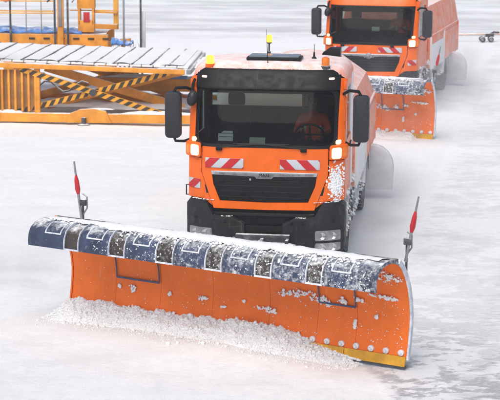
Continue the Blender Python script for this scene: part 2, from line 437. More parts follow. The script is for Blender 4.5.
def snow_truck(loc, rz, label, group, first):
    T = empty('snow_clearing_truck', loc, rz); tag(T, label, 'truck', group)
    gtop, gb = (2.94, 2.035) if first else (2.96, 1.905)
    # ---- orange front panel round the grille
    outer = [(-1.0, gb), (-.5, gb), (.5, gb), (1.0, gb), (1.0, 1.62), (.80, 1.07), (0, 1.06), (-.80, 1.07), (-1.0, 1.62)]
    inner = [(-.835, 1.62), (-.45, 1.62), (.45, 1.62), (.835, 1.62), (.81, 1.45), (.70, 1.19), (0, 1.17), (-.70, 1.19), (-.81, 1.45)]
    bm = bmesh.new(); add_ring(bm, outer, inner, -.02, .10); warp(bm); fin(bm, 'front_panel', 'orange', T)
    cowl = fplate('cowl_panel', [(-1.24, 1.86), (-1.012, 1.86), (-1.012, 2.0), (-1.24, 2.0)], -.012, .06, 'orange', T)
    fplate('cowl_panel', [(1.012, 1.86), (1.24, 1.86), (1.24, 2.0), (1.012, 2.0)], -.012, .06, 'orange', T)
    # ---- grille
    g = fplate('grille', [(-.845, 1.60), (.845, 1.60), (.81, 1.42), (.70, 1.175), (-.70, 1.175), (-.81, 1.42)], .012, .03, 'grille_black', T, .01)
    nsl = 4 if first else 5
    for k in range(nsl):
        z = 1.255 + k * (.085 if first else .072); hw = .70 + (z - 1.19) * .33
        fplate('grille_slat', [(-hw + .02, z - .004), (hw - .02, z - .004), (hw - .015, z + .006), (-hw + .015, z + .006)], .004 if first else -.03, .02, 'grille_black' if first else 'mirror_grey', g, .004)
    bar = fplate('grille_bar', [(-.83, 1.605), (-.15, 1.59), (-.12, 1.555), (.12, 1.555), (.15, 1.59), (.83, 1.605), (.845, 1.665), (-.845, 1.665)], -.045, .06, 'chrome', T, .006)
    if first:
        text_mesh('MAN', .075, 'badge_letter', 'grille_black', bar, (0, -.05 + FY(0, 1.61), 1.612))
        lathe('emblem', [(.0, -.012), (.018, -.008), (.02, 0)], (-.22, .01, 1.535), 'chrome', g, 'Y', 12)
    else:
        lathe('emblem', [(.0, -.02), (.07, -.016), (.085, 0)], (0, -.03, 1.61), 'chrome', bar, 'Y', 20)
    # ---- corner panels, lamps
    for s in (-1, 1):
        cp = [(1.015, 1.845), (1.245, 1.845), (1.245, 1.205), (.97, 1.205), (.83, 1.11), (.825, 1.12), (1.015, 1.63)]
        fplate('corner_panel', cp if s > 0 else mir(cp), -.008, .08, 'orange', T)
        hs = rrect(*sorted((s * 1.02, s * 1.30)), 1.86, 2.09, .04)
        hz = fplate('corner_lamp', hs, -.075, .12, 'orange', T, .02)
        fplate('lamp_lens', rrect(*sorted((s * 1.06, s * 1.20)), 1.885, 2.05, .03), -.084, .02, 'lamp_lit', hz, .006)
        fplate('lamp_lens', rrect(*sorted((s * 1.215, s * 1.285)), 1.90, 2.05, .02), -.082, .02, 'amber', hz, .006)
        lt = fplate('lamp_lens', rrect(*sorted((s * 1.11, s * 1.19)), 2.10, 2.165, .02), -.05, .09, 'lamp_soft', hz, .006)
        chevron(T, *( (-.945, -.33) if s < 0 else (.25, .875)), 1.712, 1.865 if first else 1.855, 1.0 if s < 0 else -1.0, -.08 if s < 0 else .08, -.036)
        if s < 0 or not first: chevron(T, *sorted((s * 1.03, s * 1.235)), 1.36, 1.51, -s * 1.0, -.06 if s < 0 else .1, -.022, .30)
        fplate('corner_slot', [(s * .885, 1.30), (s * .925, 1.30), (s * .955, 1.43), (s * .90, 1.43)], -.012, .02, 'grille_black', T, 0)
    # ---- bumper
    half = [(0, .30), (1.20, .30), (1.27, .45), (1.27, 1.10), (1.20, 1.19), (.93, 1.19), (.80, .96), (.48, .93), (.30, .84), (.29, .60), (0, .60)]
    bmp = [(-x, z) for x, z in half[1:-1]][::-1] + half
    bm = bmesh.new()
    add_plate(bm, [(-.29, .30), (.29, .30), (.29, .60), (-.29, .60)], -.07, .3)
    add_plate(bm, half[1:-1] + [(.29, .30)], -.07, .34, .025); add_plate(bm, mir(half[1:-1] + [(.29, .30)]), -.07, .34, .025)
    warp(bm); B = fin(bm, 'bumper', 'bumper_plastic', T)
    fplate('bumper_recess', [(-.9, .62), (.9, .62), (.9, 1.15), (-.9, 1.15)], .06, .05, 'grille_black', T, 0)
    fplate('lower_grille_slat', [(-.78, .955), (.78, .955), (.80, 1.0), (-.80, 1.0)], .0, .05, 'black_plastic', T, .006)
    for s in (-1, 1):
        for z0, z1, a, b_ in ((.585, .75, .82, 1.21), (.42, .55, .82, 1.21)):
            hb = fplate('headlight', rrect(*sorted((s * (a - .02), s * (b_ + .02))), z0 - .02, z1 + .02, .03), -.076, .05, 'black_plastic', B, .004)
            fplate('headlight_glass', rrect(*sorted((s * a, s * b_)), z0, z1, .025), -.083, .02, 'lamp_glass', hb, .006)
            for q in (.3, .72):
                xx = s * (a + (b_ - a) * q); zz = (z0 + z1) / 2
                lathe('reflector', [(.0, .0), (.045, -.004), (.055, -.012), (.058, 0)], (xx, FY(xx, zz) - .084, zz), 'chrome', hb, 'Y', 16)
        for q in ((.45, .86), (.62, .86), (1.1, .9)):
            lathe('bumper_bolt', [(.022, 0), (.022, -.012), (.0, -.016)], (s * q[0], FY(q[0], q[1]) - .07, q[1]), 'grille_black', B, 'Y', 10)
    box('number_plate', (0, -.0, .72), (.60, .03, .16), 'grille_black', T, .006)
    # plough coupling plate and its tubular guard
    cplt = box('coupling_plate', (0, -.13, .56), (.86, .10, .26), 'dark_steel', T, .015)
    tube('guard_tube', [(-.6, -.1, .50), (-.58, -.28, .56), (-.4, -.3, .58), (.4, -.3, .58), (.52, -.28, .56), (.54, -.2, .36)], .022, 'steel', cplt)
    for s in (-.45, 0, .4): box('coupling_lug', (s, -.24, .56), (.05, .2, .16), 'dark_steel', cplt, .01)
    # ---- A pillars, header, windscreen
    for s in (-1, 1):
        p = [(1.12, gb), (1.25, gb), (1.25, 3.08), (1.15, 3.10)]
        fplate('windscreen_pillar', p if s > 0 else mir(p), -.004, .09, 'orange', T, .012)
    if first:
        vis = [(-1.15, 2.93), (1.15, 2.93), (1.15, 3.1), (1.10, 3.19), (1.02, 3.235), (-1.02, 3.235), (-1.10, 3.19), (-1.15, 3.1)]
        V = fplate('sun_visor', vis, -.055, .05, 'visor_black', T, .015)
        for s in (-1, 1):
            mk = fplate('marker_lamp', rrect(*sorted((s * .97, s * 1.06)), 3.09, 3.125, .016), -.066, .03, 'marker_soft', V, .008)
        fplate('visor_seam', [(-.16, 2.95), (-.155, 2.95), (-.155, 3.24), (-.16, 3.24)], -.058, .004, 'grille_black', V, 0)
    else:
        fplate('windscreen_header', [(-1.16, 2.962), (1.16, 2.962), (1.12, 3.2), (1.0, 3.285), (-1.0, 3.285), (-1.12, 3.2)], -.01, .06, 'orange', T, .015)
    outer = rrect(-1.135, 1.135, gb + .001, gtop, .10); inner = rrect(-1.075, 1.075, gb + .05, gtop - .03, .12)
    bm = bmesh.new(); add_ring(bm, outer, inner, -.012, .02); warp(bm); fin(bm, 'windscreen_seal', 'visor_black', T)
    bm = bmesh.new(); vs = [bm.verts.new((x, .004, z)) for x, z in rrect(-1.11, 1.11, gb + .015, gtop - .006, .10)]; bm.faces.new(vs); warp(bm)
    ws = fin(bm, 'windscreen', 'windscreen', T)
    if first:
        st = fplate('sticker', [(-.745, 2.13), (-.51, 2.13), (-.51, 2.245), (-.745, 2.245)], .008, .003, 'paper', ws, 0)
        fplate('sticker_print', [(-.735, 2.19), (-.52, 2.19), (-.52, 2.2), (-.735, 2.2)], .0055, .002, 'ink', st, 0)
        fplate('sticker', [(-.70, 2.255), (-.515, 2.255), (-.515, 2.285), (-.66, 2.285)], .008, .003, 'paper', ws, 0)
        fplate('sticker', [(-.25, 2.075), (.0, 2.075), (.0, 2.19), (-.25, 2.19)], .04, .003, 'paper_green', ws, 0)
    else:
        fplate('sticker', [(.04, 2.28), (.25, 2.28), (.25, 2.4), (.04, 2.4)], .008, .003, 'paper_green', ws, 0)
    for x0, x1 in ((-.72, .02), (.62, -.12)):
        bm = bmesh.new(); q = [Vector((x, FY(x, z) - .045, z)) for x, z in ((x0, gb), ((x0 + x1) / 2, gb + .04), (x1, gb + .065))]
        add_tube(bm, q, .009, 6); q2 = [Vector((x, FY(x, z) - .03, z)) for x, z in ((x1 + (.45 if x0 < 0 else -.45) * -1, gb + .05), (x1, gb + .065), (x1 + (.38 if x0 < 0 else -.38), gb + .065))]
        add_tube(bm, q2, .008, 6)
        wp = fin(bm, 'windscreen_wiper', 'black_plastic', T)
        box('wiper_pivot', (x0, FY(x0, gb) - .04, gb - .02), (.10, .05, .055), 'visor_black', wp, .012)
    # ---- roof
    bm = bmesh.new(); rows = []
    cs = [(-1.25, 3.04), (-1.245, 3.12), (-1.20, 3.22), (-1.10, 3.285), (-.8, 3.315), (-.4, 3.33), (0, 3.335), (.4, 3.33), (.8, 3.315), (1.10, 3.285), (1.20, 3.22), (1.245, 3.12), (1.25, 3.04)]
    for dy, dz in ((0, -.12), (.05, -.045), (.16, -.005), (.4, .01), (.8, .02), (1.2, .02), (1.42, .01), (1.46, -.06), (1.46, -.2)):
        rows.append([bm.verts.new((x, min(FY(x, 3.2) + dy * (1.0 if abs(x) < 1 else .9), 2.0), z + dz)) for x, z in cs])
    for A, B_ in zip(rows, rows[1:]):
        for i in range(len(cs) - 1): bm.faces.new((A[i], A[i + 1], B_[i + 1], B_[i]))
    roof = fin(bm, 'cab_roof', 'orange_roof', T, 50)
    if first:
        htc = box('roof_hatch', (.05, .98, 3.365), (.88, .44, .05), 'visor_black', T, .02)
        box('hatch_lid', (.05, .98, 3.40), (.80, .37, .03), 'hatch', htc, .014)
    bxs = [(-.95, .60, True), (.90, .60, False)] if first else [(-.9, .75, False), (.9, .75, False)]
    for x, y, lit in bxs:
        z = 3.255
        bc = lathe('beacon', [(.075, -.02), (.075, .035), (.066, .04), (.0, .041)], (x, y, z), 'dark_steel' if not lit else 'orange', T, 'Z', 20)
        lathe('beacon_dome', [(.062, .041), (.064, .09), (.064, .14), (.056, .165), (.02, .178), (0, .179)], (x, y, z), 'amber_lit' if lit else 'amber', bc, 'Z', 20)
    if first:
        bc = lathe('beacon', [(.03, -.02), (.03, .03), (.015, .05), (.015, .16), (.04, .17), (.05, .19), (0, .191)], (-.15, 1.86, 3.34), 'dark_steel', T, 'Z', 16)
        lathe('beacon_dome', [(.045, .19), (.052, .22), (.046, .29), (.02, .31), (0, .312)], (-.15, 1.86, 3.34), 'amber_lit', bc, 'Z', 18)
        tube('aerial', [(-.02, .60, 3.30), (-.03, .55, 3.62), (-.035, .5, 3.86)], [.008, .005, .003], 'visor_black', T, 6)
        ab = lathe('aerial', [(.05, -.01), (.04, .02), (.018, .04), (.014, .10), (.006, .12), (.005, .24), (0, .242)], (.66, 1.22, 3.33), 'visor_black', T, 'Z', 10)
        bm = bmesh.new(); add_plate(bm, [(.66, 3.0), (1.02, 3.0), (1.02, 3.42), (.84, 3.42), (.72, 3.34)], 2.03, .3, .02); fin(bm, 'air_intake', 'visor_black', T)
    # ---- cab sides, back, floor
    for s in (-1, 1):
        def sbox(nm, y0, y1, z0, z1, mat, th=.05, x=1.225, bev=.012): return box(nm, (s * x, (y0 + y1) / 2, (z0 + z1) / 2), (th, y1 - y0, z1 - z0), mat, T, bev)
        d = sbox('door', .40, 1.62, 1.20, 2.10, 'orange')
        box('door_handle', (s * 1.258, 1.45, 1.95), (.02, .2, .05), 'visor_black', d, .006)
        sbox('side_pillar', 1.635, 1.98, 1.20, 3.08, 'white_panel' if first else 'orange')
        sbox('door_top_rail', .50, 1.62, 2.93, 3.06, 'orange')
        fr = sbox('door_window_frame', .545, .62, 2.11, 2.92, 'white_panel', .045)
        sg = sbox('side_window', .625, 1.62, 2.11, 2.92, 'side_glass', .006, 1.225, 0)
        st = box('cab_step', (s * 1.15, .72, .62), (.22, .55, .10), 'chassis', T, .02)
        box('cab_step', (s * 1.17, .72, .95), (.18, .5, .08), 'chassis', T, .02)
        # wheel arch over the front wheel
        bm = bmesh.new(); R = .66; prv = None
        for k in range(13):
            a = rad(-5 + 190 * k / 12); y = 1.45 - R * cos(a); z = .56 + R * sin(a)
            ring = [bm.verts.new((s * xx, y, z)) for xx in (.86, 1.27)] + [bm.verts.new((s * 1.27, 1.45 - (R - .06) * cos(a), .56 + (R - .06) * sin(a)))]
            if prv:
                for i in range(2): bm.faces.new((prv[i], prv[i + 1], ring[i + 1], ring[i]))
            prv = ring
        fin(bm, 'wheel_arch', 'chassis', T)
        # mirrors
        mx0, mx1 = (1.37, 1.625)
        bm = bmesh.new(); add_plate(bm, rrect(*sorted((s * mx0, s * mx1)), 2.13, 2.87, .07, 5), .22, .15, .035); mr = fin(bm, 'wing_mirror', 'mirror_grey', T)
        tube('mirror_arm', [(s * 1.2, .52, 2.86), (s * 1.3, .38, 2.93), (s * 1.45, .30, 2.93), (s * 1.5, .30, 2.84)], .026, 'visor_black', mr)
        tube('mirror_arm', [(s * 1.22, .48, 2.10), (s * 1.33, .36, 2.07), (s * 1.46, .30, 2.08), (s * 1.5, .30, 2.18)], .024, 'visor_black', mr)
    # kerb mirror at the passenger side corner
    bm = bmesh.new(); bmesh.ops.create_uvsphere(bm, u_segments=18, v_segments=12, radius=1, matrix=Matrix.Translation((-1.19, .30, 2.77)) @ Matrix.Rotation(.25, 4, 'Y') @ Matrix.Diagonal((.085, .10, .13, 1)))
    km = fin(bm, 'kerb_mirror', 'mirror_grey', T, 60); tube('mirror_arm', [(-1.19, .34, 2.86), (-1.2, .42, 2.98), (-1.18, .5, 3.05)], .024, 'visor_black', km)
    tube('grab_handle', [(-1.22, .42, 1.36), (-1.30, .38, 1.36), (-1.30, .38, 1.20), (-1.22, .42, 1.20)], .012, 'mirror_grey', T, 6)
    bm = bmesh.new()
    add_box(bm, (0, 1.97, 1.85), (2.4, .05, 1.2)); add_box(bm, (0, 1.97, 2.87), (2.4, .05, .42)); add_box(bm, (-1.16, 1.97, 2.555), (.08, .05, .21)); add_box(bm, (.80, 1.97, 2.555), (.80, .05, .21))
    fin(bm, 'cab_back', 'orange_body', T)
    box('rear_window', (-.36, 1.965, 2.555), (1.51, .006, .208), 'clear_glass', T, 0)
    box('cab_floor', (0, 1.15, 1.30), (2.36, 1.62, .08), 'dash', T)
    lin = bmesh.new(); add_box(lin, (0, 1.935, 1.85), (2.3, .015, 1.19)); add_box(lin, (0, 1.935, 2.86), (2.3, .015, .40)); fin(lin, 'cab_lining', 'dash', T)
    box('headliner', (0, 1.25, 3.14), (2.3, 1.3, .03), 'dash', T)
    bm = bmesh.new(); add_plate(bm, [(-1.15, 1.7), (1.15, 1.7), (1.15, 2.02), (.95, 2.10), (.25, 2.10), (.1, 2.05), (-1.15, 2.05)], .16, .36, .03)
    for v in bm.verts: v.co.y += .2 * max(0, abs(v.co.x) - .8)
    fin(bm, 'dashboard', 'dash', T)
    for x in (.66, -.66):
        se = box('seat', (x, 1.25, 1.80), (.52, .52, .16), 'seat', T, .06)
        box('seat_base', (x, 1.25, 1.53), (.4, .4, .38), 'dash', se, .02)
        box('backrest', (x, 1.56, 2.16), (.50, .14, .68), 'seat', se, .06, Matrix.Rotation(-.14, 3, 'X'))
        box('headrest', (x, 1.63, 2.60), (.28, .10, .20), 'seat', se, .04)
    R = Matrix.Rotation(rad(-52), 3, 'X'); bm = bmesh.new()
    pts = [Vector((.66, .66, 2.18)) + R @ Vector((.23 * cos(2 * pi * k / 28), .23 * sin(2 * pi * k / 28), 0)) for k in range(29)]
    add_tube(bm, pts, .018, 8); add_tube(bm, [pts[0], pts[14]], .015, 6); add_tube(bm, [Vector((.66, .66, 2.18)), pts[21]], .015, 6); add_tube(bm, [Vector((.66, .66, 2.18)), Vector((.66, .5, 1.97))], .03, 8)
    fin(bm, 'steering_wheel', 'dash', T)
    # ---- chassis and running gear
    bm = bmesh.new()
    for s in (-.42, .42): add_box(bm, (s, 4.1, .86), (.09, 8.0, .26))
    for y in (.6, 2.4, 4.0, 6.4, 8.05): add_box(bm, (0, y, .86), (.8, .1, .2))
    for y in (1.45, 5.75): add_box(bm, (0, y, .55), (1.7, .16, .2))
    fin(bm, 'chassis', 'chassis', T)
    for y in (1.45, 5.75):
        for s in (-1, 1): wheel(T, s * 1.06, y, .54, .34, s)
    # ---- body: spreader / sweeper hopper with chamfered shoulders
    if first: sec = [(-1.27, 1.02), (-1.27, 1.93), (-1.10, 2.36), (-.52, 2.76), (0, 2.80), (.52, 2.76), (1.10, 2.36), (1.27, 1.93), (1.27, 1.02)]
    else: sec = [(-1.27, 1.02), (-1.27, 1.98), (-1.2, 2.45), (-1.12, 2.78), (0, 2.95), (1.12, 2.78), (1.2, 2.45), (1.27, 1.98), (1.27, 1.02)]
    bm = bmesh.new(); rows = []
    for y, k in ((2.42, .97), (2.48, .985), (3.15, 1.0), (4.9, 1.0), (6.6, 1.0), (8.05, 1.0), (8.15, .96)):
        rows.append([bm.verts.new((x * (1 if k == 1 else .995), y, 1.02 + (z - 1.02) * (k if k < 1 else 1))) for x, z in sec])
    for A, B_ in zip(rows, rows[1:]):
        for i in range(len(sec) - 1): bm.faces.new((A[i], A[i + 1], B_[i + 1], B_[i]))
    bm.faces.new(rows[0]); bm.faces.new(rows[-1][::-1])
    body = fin(bm, 'hopper', 'orange_body', T, 25)
    bm = bmesh.new(); add_plate(bm, [(.45, 1.5), (1.22, 1.5), (1.22, 1.86), (1.06, 2.26), (.50, 2.66), (.45, 2.66)], 2.395, .02, .006); fin(bm, 'hopper_front_panel', 'orange', body)
    if first: box('hopper_front_panel', (-.35, 2.385, 2.2), (1.5, .03, .86), 'white_panel', body, .01)  # white plate added so the cab's rear window shows a bright strip
    for s in (-1, 1):
        box('side_panel', (s * 1.278, 3.75, 1.33), (.03, 2.5, .72), 'white_panel', body, .01)
        box('side_panel', (s * 1.278, 6.55, 1.42), (.03, 2.9, .82), 'orange_body', body, .01)
        for y in (2.5, 5.05, 8.02): box('side_rib', (s * 1.285, y, 1.47), (.05, .06, .92), 'white_panel' if y < 6 else 'orange_body', body, .01)
        box('shoulder_rail', (s * 1.275, 5.3, 1.945), (.05, 5.6, .05), 'orange_body', body, .01)
        box('tool_box', (s * 1.08, 3.2, .72), (.38, .9, .44), 'chassis', T, .03)
        bm = bmesh.new(); R = .72; prv = None
        for k in range(13):
            a = rad(5 + 170 * k / 12); y = 5.75 - R * cos(a); z = .56 + R * sin(a)
            ring = [bm.verts.new((s * xx, y, z)) for xx in (.86, 1.29)] + [bm.verts.new((s * 1.29, 5.75 - (R - .08) * cos(a), .56 + (R - .08) * sin(a)))]
            if prv:
                for i in range(2): bm.faces.new((prv[i], prv[i + 1], ring[i + 1], ring[i]))
            prv = ring
        fin(bm, 'wheel_arch', 'white_panel', T)
    if first:
        def corner(r):
            x = min(1.24, r.gauss(1.13, .05)); z = r.gauss(1.48, .11); return (x, FY(x, z) - .012, z), (.55, -.83, 0)
        snow_clump('snow_patch', T, corner, 900, .006, .022, 5)
        def vis_edge(r): x = r.uniform(-1.0, 1.0); return (x, FY(x, 3.24) - .02, 3.24 + r.uniform(-.01, .01)), (0, -.4, .9)
        snow_clump('snow_patch', T, vis_edge, 160, .004, .012, 6)
        def bump_top(r):
            sg = r.choice((-1, 1)); x = sg * r.uniform(.5, 1.15); z = .945 if abs(x) < .8 else 1.195
            return (x, FY(x, z) - .02 + r.uniform(-.03, .06), z), (0, 0, 1)
        snow_clump('snow_patch', T, bump_top, 240, .005, .018, 7)
    # caked snow on the steps, arches and tanks along the side
    def side(r): y = r.uniform(.45, 5.2); return (1.27 + r.uniform(-.12, .01), y, r.choice((.62, .68, .95, 1.0, 1.21)) + r.uniform(-.03, .06)), (.7, 0, .7)
    snow_clump('snow_patch', T, side, 700, .012, .05, 8)
    # rounded spray guard hanging behind the rear wheel
    bm = bmesh.new(); ol = [(.95, .18), (1.72, .18), (1.74, .62)] + [(1.74 - .42 * (1 - cos(rad(a))), .62 + .45 * sin(rad(a))) for a in (20, 40, 60, 80, 90)] + [(.95, 1.07)]
    add_plate(bm, ol, 6.75, .22, .05); fin(bm, 'spray_guard', 'guard_grey', T)
    box('rear_beam', (0, 8.2, .7), (2.4, .12, .18), 'chassis', T, .02)
    # rime and packed snow
    return T

GT = 'orange snow clearing trucks in convoy'
A1 = rad(-7.4); A2 = rad(-14.5)
snow_truck((.24, 26.36, 0), A1, 'large orange snow clearing truck with black sun visor and lit amber beacon', GT, True)
snow_truck((3.17, 45.0, 0), A2, 'far orange snow truck without visor, partly hidden behind the front truck', GT, False).scale = (1, 1, .96)

# ------------------------------------------------------------------ ploughs
PW = 2.675
PF = [(0.0, .10), (-.02, .2), (-.05, .35), (-.08, .55), (-.085, .68), (-.06, .86), (.0, 1.05), (.09, 1.22), (.20, 1.36), (.33, 1.46)]   # mouldboard (forward, height)
FL = [(.30, 1.455), (.42, 1.50), (.56, 1.525), (.70, 1.525), (.82, 1.50), (.92, 1.44), (.965, 1.36), (.98, 1.27), (.975, 1.20)]          # deflector
def sheet(bm, prof, u0, u1, nu, off=0., th=.012):
    """a curved sheet: profile (forward, z) swept along u, with thickness"""
    def offs(p, d):
        o = []
        for i, (f, z) in enumerate(p):
            a = p[max(i - 1, 0)]; b_ = p[min(i + 1, len(p) - 1)]; t = Vector((b_[0] - a[0], b_[1] - a[1])).normalized()
            o.append((f - t.y * d, z + t.x * d))
        return o
    pa, pb = offs(prof, off), offs(prof, off - th)
    n = len(prof); G = []
    for i in range(nu + 1):
        u = u0 + (u1 - u0) * i / nu
        G.append([[bm.verts.new((u, -f, z)) for f, z in P] for P in (pa, pb)])
    for a, b_ in zip(G, G[1:]):
        for L in (0, 1):
            for k in range(n - 1): bm.faces.new((a[L][k], a[L][k + 1], b_[L][k + 1], b_[L][k]))
        for k in (0, n - 1): bm.faces.new((a[0][k], a[1][k], b_[1][k], b_[0][k]))
    for g in (G[0], G[-1]):
        for k in range(n - 1): bm.faces.new((g[0][k], g[0][k + 1], g[1][k + 1], g[1][k]))
def prof_at(prof, t):
    L = [0]
    for a, b_ in zip(prof, prof[1:]): L.append(L[-1] + math.hypot(b_[0] - a[0], b_[1] - a[1]))
    s = t * L[-1]
    for i in range(len(prof) - 1):
        if s <= L[i + 1] + 1e-9:
            k = (s - L[i]) / (L[i + 1] - L[i]); return (prof[i][0] + k * (prof[i + 1][0] - prof[i][0]), prof[i][1] + k * (prof[i + 1][1] - prof[i][1]))
    return prof[-1]
def subprof(prof, t0, t1, n=8): return [prof_at(prof, t0 + (t1 - t0) * k / n) for k in range(n + 1)]
def board_f(z):
    return lerp_tab([(z_, f_) for f_, z_ in PF], z)

def plough(loc, rz, label, group, first):
    P = empty('snow_plough', loc, rz); tag(P, label, 'snow plough', group)
    # mouldboard: sections with seams between
    us = [-PW, -1.92, -1.16, -.3, .6, 1.34, 1.92, PW]
    for a, b_ in zip(us, us[1:]):
        bm = bmesh.new(); sheet(bm, PF, a + .002, b_ - .002, 3, 0, -.02); fin(bm, 'mouldboard_section', 'orange_plough', P, 40)
    bm = bmesh.new(); sheet(bm, [(f, z) for f, z in PF], -PW + .01, PW - .01, 2, .024, -.03); fin(bm, 'mouldboard_backing', 'dark_steel', P, 40)
    # pale folded rim on the outer end
    for s in (-1, 1):
        bm = bmesh.new(); sheet(bm, PF, s * (PW + .004) - .002, s * (PW + .03), 1, -.012, -.06); fin(bm, 'end_rim', 'frame_white' if s > 0 else 'orange_plough', P, 40)
    # cutting edge segments
    n = 6
    for k in range(n):
        a = -PW + 2 * PW * k / n; b_ = -PW + 2 * PW * (k + 1) / n
        ce = [(.025, .015), (.012, .08), (-.002, .14)]
        bm = bmesh.new(); sheet(bm, ce, a + .004, b_ - .004, 1, -.03, -.028); fin(bm, 'cutting_edge', 'edge_yellow', P)
    bm = bmesh.new(); sheet(bm, [(.03, -.005), (.02, .035)], -PW, PW, 1, -.018, -.05); fin(bm, 'wear_strip', 'dark_steel', P)
    for k in range(25):
        u = -PW + .08 + k * (2 * PW - .16) / 24
        z = .188
        bt = lathe('bolt', [(.0, -.036), (.034, -.035), (.041, -.030), (.043, .0)], (u, -board_f(z) - .002, z), 'bolt', P, 'Y', 14)
        lathe('nut', [(.0, -.056), (.016, -.056), (.019, -.052), (.019, -.03)], (u, -board_f(z) - .002, z), 'bolt', bt, 'Y', 6)
    # painted outline boxes on the board (dark blue bars)
    for u0, u1, zl in ((-1.90, -1.18, .63), (1.36, 1.90, .69)):
        bm = bmesh.new()
        add_box(bm, ((u0 + u1) / 2, -board_f(zl) - .026, zl), (u1 - u0, .012, .024))
        for u in (u0, u1): add_tube(bm, [(u, -board_f(z) - .022, z) for z in (zl, zl + .1, zl + .2, zl + .3, zl + .4)], .010, 6)
        fin(bm, 'panel_outline', 'edge_blue', P)
    # deflector: blue panels with framed windows, dark rubber between, ribs at the joints
    cen = [-2.30, -1.56, -.80, -.03, .72, 1.46, 2.19]
    hw = .24
    edges = []
    for i, c in enumerate(cen):
        a, b_ = c - hw, c + hw
        if i == 0: a = -PW
        if i == 6: b_ = PW
        bm = bmesh.new(); sheet(bm, FL, a + .006, b_ - .006, 4, .0, .025); fl = fin(bm, 'deflector_panel', 'flap_blue', P, 40)
        # framed window raised on the panel
        cu = c + (.0 if i else .04)
        for t0, t1, x0, x1 in ((.50, .52, cu - .13, cu + .13), (.76, .78, cu - .13, cu + .13), (.50, .78, cu - .135, cu - .118), (.50, .78, cu + .118, cu + .135)):
            bm = bmesh.new(); sheet(bm, subprof(FL, t0, t1, 6), x0, x1, 1, .012, .014); fin(bm, 'window_frame', 'frame_white', fl)
        edges += [(a, b_)]
    for (a0, b0), (a1, b1) in zip(edges, edges[1:]):
        bm = bmesh.new(); sheet(bm, FL, b0 - .02, a1 + .02, 3, -.02, .02); fin(bm, 'deflector_rubber', 'flap_dark', P, 40)
        bm = bmesh.new(); sheet(bm, [(.980, 1.200), (.976, 1.222)], b0 + .01, a1 - .01, 1, .008, .02); fin(bm, 'rubber_clamp', 'frame_white', P, 40)
        for u in (b0 + .012, a1 - .012):
            bm = bmesh.new(); sheet(bm, FL, u - .006, u + .006, 1, .018, .026); fin(bm, 'deflector_rib', 'frame_white', P, 40)
    bm = bmesh.new(); sheet(bm, subprof(FL, 0, 1, 10), PW + .0, PW + .014, 1, .012, .045); fin(bm, 'deflector_rim', 'flap_blue', P)
    # push frame behind the board, reaching back to the truck's coupling plate
    fr = bmesh.new()
    add_box(fr, (0, .30, .62), (3.6, .16, .16)); add_box(fr, (0, .28, 1.1), (3.0, .12, .12))
    for u in (-2.2, -1.1, 0, 1.1, 2.2): add_box(fr, (u, .24, .74), (.05, .16, .8))
    fin(fr, 'push_frame', 'dark_steel', P)
    # snow lying on the deflector's crown
    bm = bmesh.new(); rows = []; nu = 240
    seed = 0 if first else 40
    for i in range(nu + 1):
        u = -PW + .1 + (2 * PW - .2) * i / nu
        k = .55 + .45 * fbm((u * 1.3 + seed, 2., 0), 3)
        k *= min(1, max(.12, (u + 2.5) / 1.3))
        if u > 1.9: k *= max(.0, 1 - (u - 1.9) / .75)
        row = []
        t1 = min(.66, .40 + .20 * k + .06 * fbm((u * 6 + seed, 7, 1), 3))
        for j in range(13):
            t = -.02 + (t1 + .02) * j / 12
            f, z = prof_at(FL, max(0, t))
            a = prof_at(FL, max(0, t - .02)); b_ = prof_at(FL, t + .02); tt = Vector((b_[0] - a[0], b_[1] - a[1])).normalized()
            h = (.006 + .030 * k) * sin(pi * j / 12) ** .6 * (1 + .6 * fbm((u * 9, t * 9, seed), 3)) + .012
            if j == 12: h = .012
            row.append(bm.verts.new((u, -(f - tt.y * h), z + tt.x * h)))
        rows.append(row)
    for A, B_ in zip(rows, rows[1:]):
        for j in range(12): bm.faces.new((A[j], A[j + 1], B_[j + 1], B_[j]))
    tag(fin(bm, 'snow_cover', 'snow', P, 60), kind='stuff')
    def crown(r):
        u = r.uniform(-2.5, 2.4); t = r.gauss(.5, .09) if u > -1.2 else r.gauss(.36, .06); t = max(.1, min(.95, t)); f, z = prof_at(FL, t); a = prof_at(FL, t - .03); b_ = prof_at(FL, t + .03)
        n = Vector((0, -(-(b_[1] - a[1])), b_[0] - a[0])).normalized(); n.y = -abs(n.y); return Vector((u, -f, z)) + n * .012, n
    snow_clump('snow_crumbs', P, crown, 1500, .006, .026, 12)
    def lip(r): u = 2.6 - 4.2 * r.random() ** 1.5; f, z = prof_at(FL, r.uniform(.7, 1.)); return Vector((u, -f - .004, z)), (0, -1, .1)
    snow_clump('snow_crumbs', P, lip, 500, .003, .012, 13)
    # snow stuck on the board
    pts = [(-1.62, .50, .045, .05), (-1.85, .50, .025, .02), (-.44, .51, .06, .02), (-1.0, .5, .025, .02), (.5, .49, .11, .02), (.66, .46, .09, .02), (.85, .75, .10, .035), (1.1, .78, .16, .045), (1.38, .73, .10, .05), (1.5, .68, .05, .04),
           (1.72, .75, .05, .035), (1.95, .80, .06, .03), (2.26, .90, .14, .03), (2.42, .88, .08, .025), (2.46, 1.20, .17, .08), (1.9, .45, .015, .07), (.2, .55, .02, .015), (-.1, .43, .03, .012), (2.2, .6, .02, .02)]
    def on_board(u, z):
        f = board_f(z); f2 = board_f(z + .05); t = Vector((0, -(f2 - f), .05)).normalized()
        nn = Vector((1, 0, 0)).cross(t); nn = nn if nn.y < 0 else -nn
        return Vector((u, -f, z)) + nn * .021, nn
    for i, (u, z, ru, rv) in enumerate(pts):
        cnt = int(30 + 5200 * ru * rv)
        snow_clump('snow_patch', P, lambda r, u=u, z=z, ru=ru, rv=rv: on_board(max(-2.64, min(2.64, r.gauss(u, ru * .55))), r.gauss(z, rv * .5)), cnt, .006, .024, 100 + i)
